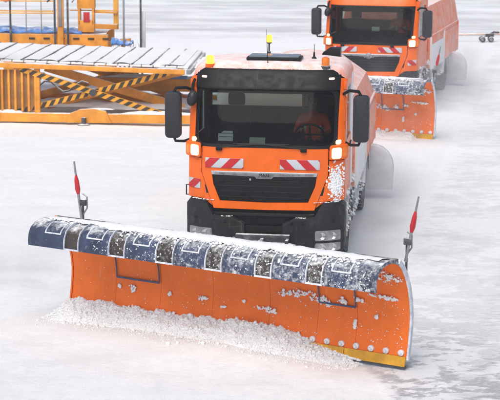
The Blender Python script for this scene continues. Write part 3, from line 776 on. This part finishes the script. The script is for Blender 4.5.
    snow_clump('snow_spatter', P, lambda r: on_board(2.6 - 5.2 * r.random() ** 1.7, .25 + .6 * r.random() ** 1.4), 260, .003, .010, 77)
    # marker sticks on both ends
    for s in (-1, 1):
        if s < 0 and not first: continue
        u = s * (PW - (.46 if s < 0 else .02)); y = -.30 if s < 0 else -.02
        z0 = 1.36 if s < 0 else 1.30
        mk = tube('marker_post', [(u, y, z0 - .1), (u, y, z0 + .42)], .016, 'dark_steel', P)
        e = (-.13 if s < 0 else .16)
        tip = Vector((u + e, y - .02, z0 + (.95 if s < 0 else .98)))
        base = Vector((u + (.0 if s > 0 else 0), y - .03, z0 + .12))
        tube('marker_stick', [base, base.lerp(tip, .5), tip], [.02, .02, .012], 'steel', mk)
        d = (tip - base)
        c0 = base + d * .45; c1 = base + d * .78
        lathe_pts = [c0, c0.lerp(c1, .25), c0.lerp(c1, .7), c1]
        tube('marker_flag', lathe_pts, [.022, .038, .032, .014], 'red_reflex', mk, 10)
        box('marker_clamp', (u + .02, y - .02, z0 + .38), (.10, .06, .09), 'dark_steel', mk, .015)
        tube('marker_hoop', [(u, y, z0 + .2), (u + .07, y, z0 + .3), (u + .07, y, z0 + .46), (u + .0, y, z0 + .5)], .012, 'steel', mk, 6)
    return P
GP = 'orange snow ploughs with blue deflectors'
P1 = plough((-.26, 22.56, 0), rad(-30.3), 'near orange snow plough with blue panelled deflector pushing a bank of snow', GP, True)
P2 = plough((1.95, 41.4, 0), rad(-22), 'far orange snow plough with blue deflector, half hidden behind front truck', GP, False)
def lift_arms(P, truck, rz, nm):
    """two push arms from the plough's frame to the truck's coupling plate"""
    inv = (Matrix.Translation(P.location) @ Matrix.Rotation(P.rotation_euler.z, 4, 'Z')).inverted()
    tm = Matrix.Translation(truck) @ Matrix.Rotation(rz, 4, 'Z')
    for s in (-1, 1):
        a = inv @ (tm @ Vector((s * .42, -.3, .52))); b_ = Vector((s * .75, .25, .62))
        tube('push_arm', [a, a.lerp(b_, .5), b_], .06, 'dark_steel', P, 10)
    a = inv @ (tm @ Vector((0, -.3, .60))); b_ = Vector((0, .25, 1.1)); tube('lift_cylinder', [a, a.lerp(b_, .5), a.lerp(b_, .52), b_], [.05, .05, .028, .028], 'steel', P, 10)
lift_arms(P1, Vector((.24, 26.36, 0)), A1, 1); lift_arms(P2, Vector((3.17, 45.0, 0)), A2, 2)

# ------------------------------------------------------------------ bank of churned snow in front of each plough
def windrow(name, P, label, seed, u0, u1, hfun, dfun, nch):
    R = Matrix.Translation(P.location) @ Matrix.Rotation(P.rotation_euler.z, 4, 'Z')
    rnd = random.Random(seed); bm = bmesh.new(); nu, nv = int((u1 - u0) / .022), 44; rows = []
    def top(u, v):
        d = dfun(u); h = hfun(u); t = v / d
        if t > 1.2: return -.03
        b_ = h * max(0., 1 - t) ** .8 * (1 if t > 0 else 1) + .03 * (1.2 - t)
        n = fbm((u * 4.2 + seed, v * 4.2, 0), 5, .8); n2 = fbm((u * 17, v * 17, seed), 3, .7)
        return b_ * (1 + .22 * n) + .032 * n2 * (1 - t * .6) - .035 * t
    for i in range(nu + 1):
        u = u0 + (u1 - u0) * i / nu; row = []
        for j in range(nv + 1):
            v = -.10 + (1.25 * dfun(u) + .10) * j / nv
            e = min(1, (u - u0) / .35, (u1 - u) / .25); z = top(u, max(v, 0)) * max(0, e) ** .5 - .02 * (1 - max(0, e))
            p = R @ Vector((u, -v, 0)); row.append(bm.verts.new((p.x, p.y, max(z, -.06) + ground_z(p.x, p.y))))
        rows.append(row)
    for A, B_ in zip(rows, rows[1:]):
        for j in range(nv): bm.faces.new((A[j], A[j + 1], B_[j + 1], B_[j]))
    # loose lumps
    ico = bmesh.new(); bmesh.ops.create_icosphere(ico, subdivisions=1, radius=1)
    iv = [v.co.copy() for v in ico.verts]; fi = [[v.index for v in f.verts] for f in ico.faces]; ico.free()
    for k in range(nch):
        u = rnd.uniform(u0 + .05, u1 - .05); d = dfun(u); v = abs(rnd.gauss(.05, .5)) * d
        if v > 1.9 * d: continue
        e = min(1, (u - u0) / .35, (u1 - u) / .25)
        s = .004 + .010 * rnd.random() ** 2.0 + (.022 * rnd.random() if rnd.random() < .035 else 0)
        p = R @ Vector((u, -v, 0)); z = max(top(u, v) * e ** .5, -.03) + ground_z(p.x, p.y) + s * .15
        if v > 1.0 * d: z = ground_z(p.x, p.y) + s * .3
        if v < .08: z = max(z, hfun(u) * rnd.uniform(.6, 1.1))
        q = Matrix.Rotation(rnd.random() * 6.28, 3, 'Z') @ Matrix.Rotation(rnd.random() * 3, 3, 'X')
        sc = Vector((s * rnd.uniform(.8, 1.5), s * rnd.uniform(.7, 1.3), s * rnd.uniform(.6, 1.0)))
        vs = [bm.verts.new(Vector((p.x, p.y, z)) + q @ Vector((c.x * sc.x, c.y * sc.y, c.z * sc.z)) * rnd.uniform(.75, 1.2)) for c in iv]
        for f in fi: bm.faces.new([vs[x] for x in f])
    o = fin(bm, name, 'snow', None, 180, False)
    tag(o, label, 'snow', None, 'stuff')
def h1(u): return lerp_tab([(-2.9, .03), (-2.7, .20), (-2.4, .21), (-1.5, .19), (-.8, .19), (.0, .22), (.7, .23), (1.0, .21), (1.25, .15), (1.6, .08), (1.9, .04), (2.1, .02)], u)
def d1(u): return lerp_tab([(-2.9, .45), (-1.5, .42), (.0, .45), (1.0, .5), (1.6, .42), (2.1, .25)], u)
windrow('snow_bank', P1, 'bank of churned lumpy snow rolling in front of the near plough', 5, -3.0, 2.1, h1, d1, 26000)
def h2(u): return .10 if u < 2.2 else .05
def d2(u): return .45
windrow('snow_bank', P2, 'low bank of snow under the far plough blade', 9, -2.6, 2.3, h2, d2, 1200)

# ------------------------------------------------------------------ drivers
def person(loc, rz, label):
    """seated driver, arms on the wheel: one skinned body, clothing colours by region; local: faces -y, origin at the seat under the hips"""
    J = {'pelvis': (0, 0, .10), 'waist': (0, .0, .26), 'chest': (0, -.01, .44), 'neck0': (0, -.02, .58), 'neck': (0, -.045, .64), 'head0': (0, -.07, .71), 'head1': (0, -.065, .80), 'head2': (0, -.055, .87)}
    Rr = {'pelvis': (.15, .13), 'waist': (.14, .12), 'chest': (.165, .125), 'neck0': (.09, .08), 'neck': (.055, .055), 'head0': (.068, .08), 'head1': (.078, .095), 'head2': (.05, .06)}
    E_ = [('pelvis', 'waist'), ('waist', 'chest'), ('chest', 'neck0'), ('neck0', 'neck'), ('neck', 'head0'), ('head0', 'head1'), ('head1', 'head2')]
    for s, t in ((-1, 'l'), (1, 'r')):
        J.update({'sh' + t: (s * .19, -.01, .52), 'el' + t: (s * .27, -.16, .30), 'wr' + t: (s * .19, -.39, .36), 'hand' + t: (s * .175, -.45, .385),
                  'hip' + t: (s * .10, -.03, .07), 'kn' + t: (s * .16, -.46, .10), 'an' + t: (s * .16, -.56, -.33), 'toe' + t: (s * .17, -.72, -.39)})
        Rr.update({'sh' + t: (.075, .075), 'el' + t: (.05, .05), 'wr' + t: (.033, .028), 'hand' + t: (.042, .022), 'hip' + t: (.09, .09), 'kn' + t: (.065, .065), 'an' + t: (.042, .042), 'toe' + t: (.045, .035)})
        E_ += [('chest', 'sh' + t), ('sh' + t, 'el' + t), ('el' + t, 'wr' + t), ('wr' + t, 'hand' + t), ('pelvis', 'hip' + t), ('hip' + t, 'kn' + t), ('kn' + t, 'an' + t), ('an' + t, 'toe' + t)]
        for k in range(4):
            o = (k - 1.5) * .021; L = (.034, .04, .038, .03)[k]
            a, b_, c = 'f%s%da' % (t, k), 'f%s%db' % (t, k), 'f%s%dc' % (t, k)
            J[a] = (s * .175 + o, -.485, .40); J[b_] = (s * .175 + o, -.485 - L, .395); J[c] = (s * .175 + o, -.49 - L, .365)
            for q in (a, b_, c): Rr[q] = (.0095, .0095)
            E_ += [('hand' + t, a), (a, b_), (b_, c)]
        J['t' + t] = (s * .175 - s * .045, -.45, .40); J['u' + t] = (s * .175 - s * .06, -.485, .395); Rr['t' + t] = (.012, .012); Rr['u' + t] = (.010, .010)
        E_ += [('hand' + t, 't' + t), ('t' + t, 'u' + t)]
    names = list(J); idx = {n: i for i, n in enumerate(names)}
    me = bpy.data.meshes.new('person'); me.from_pydata([J[n] for n in names], [(idx[a], idx[b_]) for a, b_ in E_], [])
    o = bpy.data.objects.new('person', me); C.objects.link(o)
    md = o.modifiers.new('skin', 'SKIN'); md.use_smooth_shade = True
    for i, n in enumerate(names):
        sv = me.skin_vertices[0].data[i]; sv.radius = Rr[n]; sv.use_root = (n == 'pelvis')
    o.modifiers.new('sub', 'SUBSURF').levels = 2
    bpy.context.view_layer.update()
    em = bpy.data.meshes.new_from_object(o.evaluated_get(bpy.context.evaluated_depsgraph_get()))
    bpy.data.objects.remove(o); bpy.data.meshes.remove(me)
    em.materials.clear()
    for m_ in ('jacket', 'skin', 'trousers', 'hivis_silver'): em.materials.append(M[m_])
    for p in em.polygons:
        c = p.center
        if c.z > .625 or (c.y < -.375 and c.z > .2): p.material_index = 1
        elif c.z < .16: p.material_index = 2
        elif .33 < c.z < .37 and abs(c.x) < .17 and c.y > -.2: p.material_index = 3
        else: p.material_index = 0
    # a little face relief: brow, nose, chin
    for v in em.vertices:
        c = v.co
        if c.z > .66 and c.y < -.10:
            v.co.y -= .022 * math.exp(-((c.x / .014) ** 2 + ((c.z - .775) / .02) ** 2)); v.co.y += .008 * math.exp(-(((abs(c.x) - .03) / .014) ** 2 + ((c.z - .80) / .012) ** 2))
    p = link('person', em, None, None, 180); p.location = loc; p.rotation_euler = (0, 0, rz); tag(p, label, 'person')
    bm = bmesh.new(); bmesh.ops.create_uvsphere(bm, u_segments=20, v_segments=14, radius=1, matrix=Matrix.Translation((0, -.045, .825)) @ Matrix.Diagonal((.092, .112, .095, 1)))
    bmesh.ops.delete(bm, geom=[v for v in bm.verts if v.co.z < .80 - (.07 if v.co.y > -.03 else 0) or (v.co.y < -.12 and v.co.z < .85)], context='VERTS')
    fin(bm, 'hair', 'hair', p, 180)
    for s in (-1, 1):
        bm = bmesh.new(); bmesh.ops.create_uvsphere(bm, u_segments=10, v_segments=8, radius=1, matrix=Matrix.Translation((s * .031, -.148, .80)) @ Matrix.Diagonal((.012, .008, .007, 1))); fin(bm, 'eye', 'trousers', p, 180)
        bm = bmesh.new(); bmesh.ops.create_uvsphere(bm, u_segments=10, v_segments=8, radius=1, matrix=Matrix.Translation((s * .088, -.05, .79)) @ Matrix.Diagonal((.012, .02, .032, 1))); fin(bm, 'ear', 'skin', p, 180)
    bm = bmesh.new(); bmesh.ops.create_uvsphere(bm, u_segments=10, v_segments=8, radius=1, matrix=Matrix.Translation((0, -.148, .735)) @ Matrix.Diagonal((.026, .006, .006, 1))); fin(bm, 'mouth', 'red_reflex', p, 180)
    return p
def in_truck(T, rz, p): return Matrix.Translation(T) @ Matrix.Rotation(rz, 4, 'Z') @ Vector(p)
person(in_truck((.24, 26.36, 0), A1, (.66, 1.20, 1.86)), A1, 'driver in orange jacket seated behind the windscreen of the front truck')
person(in_truck((3.17, 45.0, 0), A2, (.66, 1.20, 1.86)), A2, 'driver in orange jacket seated in the cab of the far truck')

# ------------------------------------------------------------------ cargo loader (scissor lift) on the left
def beam(bm, a, b_, w_, h_, bev=.0):
    a, b_ = Vector(a), Vector(b_); d = b_ - a; L = d.length
    x = d.normalized(); y = Vector((0, 1, 0)); y = (y - x * y.dot(x))
    if y.length < 1e-3: y = Vector((1, 0, 0))
    y.normalize(); z = x.cross(y)
    add_box(bm, (a + b_) / 2, (L, w_, h_), Matrix((x, y, z)).transposed(), bev)
def bm_obj(name, mat, parent, fn):
    bm = bmesh.new(); fn(bm); return fin(bm, name, mat, parent)
LX, LY, LR = -6.36, 42.95, rad(-3.5)
LD = empty('cargo_loader', (LX, LY, 0), LR)
tag(LD, 'orange scissor lift cargo loader with snowy deck and striped hazard arms', 'cargo loader', 'orange cargo loaders')
def lbeam(nm, a, b_, w_, h_, mat, parent=LD, bev=.012): return bm_obj(nm, mat, parent, lambda bm: beam(bm, a, b_, w_, h_, bev))
LW = 4.2                                  # depth of the deck away from the camera
for y in (0, LW - .2):
    bs = bm_obj('base_beam', 'orange_loader', LD, lambda bm: (beam(bm, (-1.5, y, .17), (5.8, y, .17), .22, .22, .015), add_plate(bm, [(1.75, .06), (2.9, .06), (2.75, .36), (2.45, .42), (2.1, .40), (1.85, .3)], y - .16, .1, .012)))
lbeam('cross_beam', (5.7, 0, .17), (5.7, LW - .2, .17), .2, .2, 'orange_loader'); lbeam('cross_beam', (.2, 0, .17), (.2, LW - .2, .17), .2, .2, 'orange_loader')
jk = lathe('jack_foot', [(.16, .0), (.16, .03), (.06, .05), (.06, .2), (0, .2)], (2.2, -.22, .0), 'dark_steel', LD, 'Z', 16)
# deck with slats: the deck drops slightly to the right
dz = lambda x: 1.50 - .028 * x
dk = bm_obj('deck', 'orange_loader', LD, lambda bm: [beam(bm, (-1.5, y, dz(-1.5)), (4.75, y, dz(4.75)), .10, .12, .01) for y in (-.05, 1.4, 2.8, LW)])
for k in range(21):
    y0 = .05; 
    x0 = -1.45 + k * .30
    box('deck_roller_tray', (x0 + .14, LW / 2, dz(x0 + .14) + .10), (.275, LW - .1, .05), 'white_panel', dk, .012, Matrix.Rotation(.028, 3, 'Y'))
bm = bmesh.new(); G = []
for i in range(70):
    row = []
    for j in range(36):
        x = -1.4 + i * 6.1 / 69; y = .12 + j * (LW - .3) / 35
        n = fbm((x * 1.4, y * .5, 4.), 4); sl = sin((x + .12 * fbm((x, y * .4, 9), 2)) * 2 * pi / .6)
        row.append(bm.verts.new((x, y, dz(x) +   .142 + .022 * n + .010 * sl)))
    G.append(row)
for a, b_ in zip(G, G[1:]):
    for j in range(35): bm.faces.new((a[j], a[j + 1], b_[j + 1], b_[j]))
tag(fin(bm, 'snow_cover', 'snow', dk, 60), kind='stuff')
for k in range(13):
    x0 = -1.3 + k * .47
    bm_obj('deck_roller', 'dark_steel', dk, lambda bm: add_tube(bm, [(x0, .06, dz(x0) + .135), (x0 + .02, LW / 2, dz(x0) + .135), (x0 + .04, LW - .1, dz(x0) + .135)], .026, 8))
# striped scissor arms
def striped(a, b_, y, th=.14):
    a, b_ = Vector((a[0], y, a[1])), Vector((b_[0], y, b_[1])); ar = lbeam('scissor_arm', a, b_, .09, th, 'hazard_yellow', LD, .01)
    d = (b_ - a); L = d.length; ang = math.atan2(d.z, d.x); n = int(L / .22)
    for k in range(n):
        s = (k + .5) * L / n; w_ = .058
        pl = [(s - w_ - .06, -th / 2 + .004), (s + w_ - .06, -th / 2 + .004), (s + w_ + .06, th / 2 - .004), (s - w_ + .06, th / 2 - .004)]
        bm = bmesh.new(); add_plate(bm, pl, -.052, .006)
        bmesh.ops.transform(bm, matrix=Matrix.Translation(a) @ Matrix.Rotation(-ang, 4, 'Y'), verts=bm.verts); fin(bm, 'hazard_stripe', 'hazard_black', ar)
    return ar
striped((.35, .26), (4.35, 1.33), .14); striped((.55, 1.40), (4.3, .24), .02)
for y in (LW - .5,):
    lbeam('scissor_arm', (.35, y, .26), (4.35, y, 1.33), .09, .2, 'orange_loader'); lbeam('scissor_arm', (.55, y, 1.40), (4.3, y, .24), .09, .2, 'orange_loader')
lbeam('scissor_arm', (1.0, 1.1, 1.33), (4.6, 1.1, .30), .1, .22, 'orange_loader'); lbeam('scissor_arm', (1.0, 1.25, .30), (4.6, 1.25, 1.25), .1, .2, 'orange_loader')
lathe('pivot_pin', [(.09, -.10), (.09, .3), (0, .3)], (2.42, .0, .82), 'dark_steel', LD, 'Y', 16)
lathe('hydraulic_cylinder', [(.07, 0), (.07, 3.4), (0, 3.4)], (.45, .4, .8), 'dark_steel', LD, 'Y', 12)
bm_obj('hydraulic_hose', 'rubber', LD, lambda bm: add_tube(bm, [(1.0 + .16 * k, .1 + .02 * sin(k), .95 + .14 * sin(k * 1.1)) for k in range(9)], .025, 6))
# left end: picket ladder and posts
for k in range(7): lbeam('picket', (-.08 + .17 * k, -.0 - .02 * (k % 2), .32), (-.08 + .17 * k, 0 - .02 * (k % 2), 1.38), .04, .055, 'orange_loader', LD, .008)
bm_obj('picket_backing', 'loader_brown', LD, lambda bm: add_plate(bm, [(-.2, .3), (1.05, .3), (1.05, 1.1), (.6, 1.36), (-.2, 1.36)], .09, .04))
lbeam('corner_post', (-.12, -.16, 0), (-.12, -.16, 3.4), .16, .15, 'yellow_loader')
lbeam('corner_post', (.98, .05, .28), (.98, .05, 1.40), .12, .14, 'orange_loader')
for k in range(7): lbeam('picket', (2.55 + .12 * k, 3.2, .9), (2.55 + .12 * k, 3.2, 1.45), .05, .05, 'orange_loader', LD, .006)
lbeam('side_beam', (2.2, 2.6, .74), (6.4, 2.6, .70), .26, .34, 'orange_loader')
tp = bm_obj('tarpaulin', 'tarp_blue', LD, lambda bm: add_box(bm, (4.0, 2.6, .93), (1.1, .4, .05), Matrix.Rotation(.02, 3, 'Y'), .02))
for i, (x, y, z, ru, rv, h) in enumerate(((3.2, 2.6, .92, .8, .16, .07), (5.2, 2.6, .89, .8, .16, .07), (2.6, -.06, .40, .3, .06, .03), (.2, .0, .29, .5, .10, .06), (3.9, .0, .29, .9, .12, .07), (3.4, 1.2, .3, 1.3, .5, .12), (1.4, 1.6, .3, 1.2, .6, .14), (4.6, 2.2, .2, 1.2, .6, .2), (5.15, 1.9, dz(4.9) + .05, .28, 1.7, .1))):
    snow_blob('snow_patch', LD, (x, y, z), (1, 0, 0), (0, 1, 0), (0, 0, 1), ru, rv, h, 51 + i, n=20)
lbeam('end_roller', (4.85, -.05, dz(4.85)), (4.85, LW, dz(4.85)), .12, .12, 'steel')

# second loader, behind: raised bridge with posts, rails, control cabinet, blue tarpaulins
BX, BY = -6.36, 48.4
BD = empty('cargo_loader', (BX - .7, BY, 0), rad(-2))
tag(BD, 'second orange loader behind, with posts, rails, control cabinet and blue tarpaulins', 'cargo loader', 'orange cargo loaders')
def bbeam(nm, a, b_, w_, h_, mat, parent=BD, bev=.01): return bm_obj(nm, mat, parent, lambda bm: beam(bm, a, b_, w_, h_, bev))
bbeam('bridge_beam', (-1, 0, 1.58), (3.05, 0, 1.56), .14, .42, 'orange_loader'); bbeam('bridge_beam', (-1, 2.0, 1.58), (3.0, 2.0, 1.58), .14, .42, 'orange_loader')
for k in range(6): bbeam('bridge_rib', (.8 + k * .42, -.085, 1.66), (.98 + k * .42, -.085, 1.66), .03, .05, 'hazard_black')
bbeam('bridge_sill', (1.3, -.12, 1.36), (3.75, -.12, 1.33), .12, .09, 'orange_loader'); bbeam('leg', (.2, 0.1, 0), (.2, 0.1, 1.4), .3, .3, 'orange_loader'); bbeam('leg', (2.9, 0.1, 0), (2.9, 0.1, 1.4), .3, .3, 'orange_loader'); bbeam('leg', (2.9, 1.9, 0), (2.9, 1.9, 1.4), .3, .3, 'orange_loader'); bbeam('leg', (.2, 1.9, 0), (.2, 1.9, 1.4), .3, .3, 'orange_loader')
bm = bmesh.new(); G = [[bm.verts.new((-1 + i * .1, j * .1, 1.80 + .05 * fbm((i * .2, j * .3, 2), 3) + .03 * sin(pi * j / 20))) for j in range(21)] for i in range(41)]
for a, b_ in zip(G, G[1:]):
    for j in range(20): bm.faces.new((a[j], a[j + 1], b_[j + 1], b_[j]))
tag(fin(bm, 'snow_cover', 'snow', BD, 60), kind='stuff')
def tarp(x0, x1, y0, y1, z, seed):
    bm = bmesh.new(); G = []
    for i in range(25):
        G.append([bm.verts.new((x0 + (x1 - x0) * i / 24, y0 + (y1 - y0) * j / 14, z + (.16 * sin(pi * j / 14) ** .5 * (1 - .6 * i / 24) + .07 * fbm((i * .3 + seed, j * .4, seed), 3)))) for j in range(15)])
    for a, b_ in zip(G, G[1:]):
        for j in range(14): bm.faces.new((a[j], a[j + 1], b_[j + 1], b_[j]))
    o = fin(bm, 'tarpaulin', 'tarp_blue', BD, 60); sm = o.modifiers.new('thick', 'SOLIDIFY'); sm.thickness = .02
tarp(-.9, 2.3, -.06, .7, 1.82, 3); tarp(3.15, 3.75, -.2, .3, 1.52, 8)
for i, (x, y, z) in enumerate(((3.3, -.1, 1.44), (3.6, -.1, 1.42), (3.85, 0, 1.44))): snow_blob('snow_patch', BD, (x, y, z), (1, 0, 0), (0, 1, 0), (0, 0, 1), .12, .1, .1, 71 + i)
box('pump_unit', (3.55, .1, 1.52), (.26, .3, .3), 'orange_loader', BD, .04)
bbeam('mast', (1.72, -.12, 1.3), (1.72, -.12, 3.4), .14, .17, 'orange_loader'); bbeam('mast', (1.72, -.14, 2.0), (1.72, -.14, 3.2), .14, .10, 'steel')
for x, mt in ((.30, 'dark_steel'), (1.56, 'dark_steel'), (1.93, 'dark_steel'), (3.52, 'steel'), (4.0, 'dark_steel')): bbeam('post', (x, -.16, 1.3), (x, -.16, 3.5), .055, .055, mt)
bbeam('post', (4.08, -.1, 1.35), (4.08, -.1, 2.45), .07, .10, 'guard_grey')
bbeam('post', (3.25, .3, 1.9), (3.25, .3, 3.4), .09, .14, 'yellow_loader')
for z in (2.38, 2.44, 2.72): bbeam('rail', (-.6, -.17, z), (1.56, -.17, z), .035, .035, 'yellow_loader')
for x in (.75, 1.18, -.2): bbeam('rail_picket', (x, -.17, 1.8), (x, -.17, 2.9), .03, .03, 'steel')
bbeam('rail', (1.95, .2, 2.44), (3.3, .2, 2.44), .035, .035, 'yellow_loader'); bbeam('rail', (2.6, .2, 2.40), (3.3, .2, 2.38), .05, .06, 'orange_loader')
cb = bm_obj('control_cabinet', 'orange_loader', BD, lambda bm: (add_box(bm, (2.42, .2, 2.0), (.46, .3, .34), None, .02), add_box(bm, (2.42, .2, 2.75), (.5, .32, .5), None, .02), add_box(bm, (2.22, .2, 2.3), (.06, .3, .5)), add_box(bm, (2.62, .2, 2.3), (.06, .3, .5))))
box('cabinet_sticker', (2.44, .03, 2.26), (.18, .02, .28), 'red_reflex', cb, .004)
bbeam('cabinet_shelf', (2.6, .2, 2.0), (3.3, .2, 1.98), .2, .14, 'orange_loader')
for x in (1.35, 2.05): bm_obj('hose', 'rubber', BD, lambda bm: add_tube(bm, [(x, -.18, 2.7), (x + .12, -.2, 2.82), (x + .2 * (1 if x < 1.6 else -1), -.2, 2.98)], .03, 6))
lathe('warning_lamp', [(.0, -.2), (.14, -.14), (.16, 0), (.12, .12), (0, .16)], (.2, -.3, 2.88), 'amber', BD, 'Z', 18)

# ------------------------------------------------------------------ aircraft tow bar on the right
TB = empty('tow_bar', (9.0, 65.0, 0), rad(4)); TB.scale = (.62, .62, .62); tag(TB, 'pale aircraft tow bar on small wheels lying on the snow at far right', 'tow bar')
bm_obj('bar', 'towbar', TB, lambda bm: add_tube(bm, [(-4.6, .4, .40), (0, .1, .46), (1.6, 0, .5)], .07, 12))
hd = bm_obj('tow_head', 'dark_steel', TB, lambda bm: (add_box(bm, (.3, 0, .42), (.5, .3, .2), None, .03), add_tube(bm, [(.3, 0, .45), (.55, 0, .62), (.9, 0, .6)], .06)))
for x, y in ((-.18, -.3), (.35, -.25), (-.1, .45), (.45, .45)):
    wl = lathe('wheel', [(.0, -.07), (.09, -.06), (.10, .06), (0, .07)], (x, y, .17), 'steel', TB, 'Y', 16)
    lathe('tyre', [(.10, -.06), (.15, -.065), (.17, -.04), (.17, .04), (.15, .065), (.10, .06)], (x, y, .17), 'rubber', wl, 'Y', 24)
bm_obj('axle', 'dark_steel', TB, lambda bm: (add_tube(bm, [(-.14, -.4, .17), (-.14, .5, .17)], .03), add_tube(bm, [(.4, -.35, .17), (.4, .5, .17)], .03), add_tube(bm, [(-.14, 0, .17), (.1, 0, .4), (.4, 0, .17)], .04)))

# ------------------------------------------------------------------ blowing snow in the air
bm = bmesh.new(); add_box(bm, (0, 0, 3.2), (1400, 1400, 8.6))
hm = bpy.data.materials.new('haze'); hm.use_nodes = True; nt = hm.node_tree; nt.nodes.clear()
out = nt.nodes.new('ShaderNodeOutputMaterial'); pv = nt.nodes.new('ShaderNodeVolumePrincipled')
pv.inputs['Color'].default_value = (.95, .96, .98, 1); pv.inputs['Density'].default_value = .0010; pv.inputs['Anisotropy'].default_value = .2
nt.links.new(pv.outputs[0], out.inputs['Volume']); M['haze'] = hm
hz = fin(bm, 'haze', 'haze', None, 0); tag(hz, 'thin haze of blowing snow over the apron', 'haze', None, 'stuff')
# whirled-up powder snow beside the wheels: soft puffs of real volume
def spray(name, loc, rz, size, dens, label, seed):
    bm = bmesh.new(); bmesh.ops.create_uvsphere(bm, u_segments=24, v_segments=14, radius=1)
    m = bpy.data.materials.new('powder_snow'); m.use_nodes = True; nt = m.node_tree; nt.nodes.clear()
    out = nt.nodes.new('ShaderNodeOutputMaterial'); pv = nt.nodes.new('ShaderNodeVolumePrincipled')
    tc = N(nt, 'TexCoord'); P = tc.outputs['Object']
    ln = N(nt, 'VectorMath', operation='LENGTH'); nt.links.new(P, ln.inputs[0])
    fall = math_node(nt, 'POWER', ramp(nt, ln.outputs['Value'], .0, 1., 1., 0.), 1.6)
    mp = N(nt, 'Mapping'); mp.inputs['Location'].default_value = (seed, seed, 0); mp.inputs['Scale'].default_value = tuple(s_ * .9 for s_ in size); nt.links.new(P, mp.inputs[0])
    n_ = ramp(nt, noise_node(nt, 1.3, 3, .6, mp.outputs[0]), .42, .68)
    d = math_node(nt, 'MULTIPLY', math_node(nt, 'MULTIPLY', fall, n_), dens)
    nt.links.new(d, pv.inputs['Density']); pv.inputs['Color'].default_value = (.97, .975, .985, 1)
    nt.links.new(pv.outputs[0], out.inputs['Volume']); M['powder_snow'] = m
    o = fin(bm, name, 'powder_snow', None, 0); o.location = loc; o.scale = size; o.rotation_euler = (0, 0, rz)
    tag(o, label, 'snow spray', None, 'stuff')
spray('snow_spray', in_truck((.24, 26.36, 0), A1, (1.7, 5.4, .45)), A1, (1.0, 4.2, 1.0), 0.8, 'powder snow whirled up beside the front truck wheels', 1)
spray('snow_spray', in_truck((3.17, 45.0, 0), A2, (1.8, 4.5, .6)), A2, (1.3, 5.2, 1.5), 0.8, 'powder snow whirled up beside the far truck', 5)
spray('snow_spray', (-3.6, 26.5, .25), rad(-25), (2.6, 3.2, 1.1), .7, 'drift of powder snow blowing off the left end of the plough', 9)
spray('snow_spray', (3.9, 40.2, .9), rad(-10), (4.2, 3.6, 2.6), .13, 'thin veil of blown powder snow between the two trucks', 14)
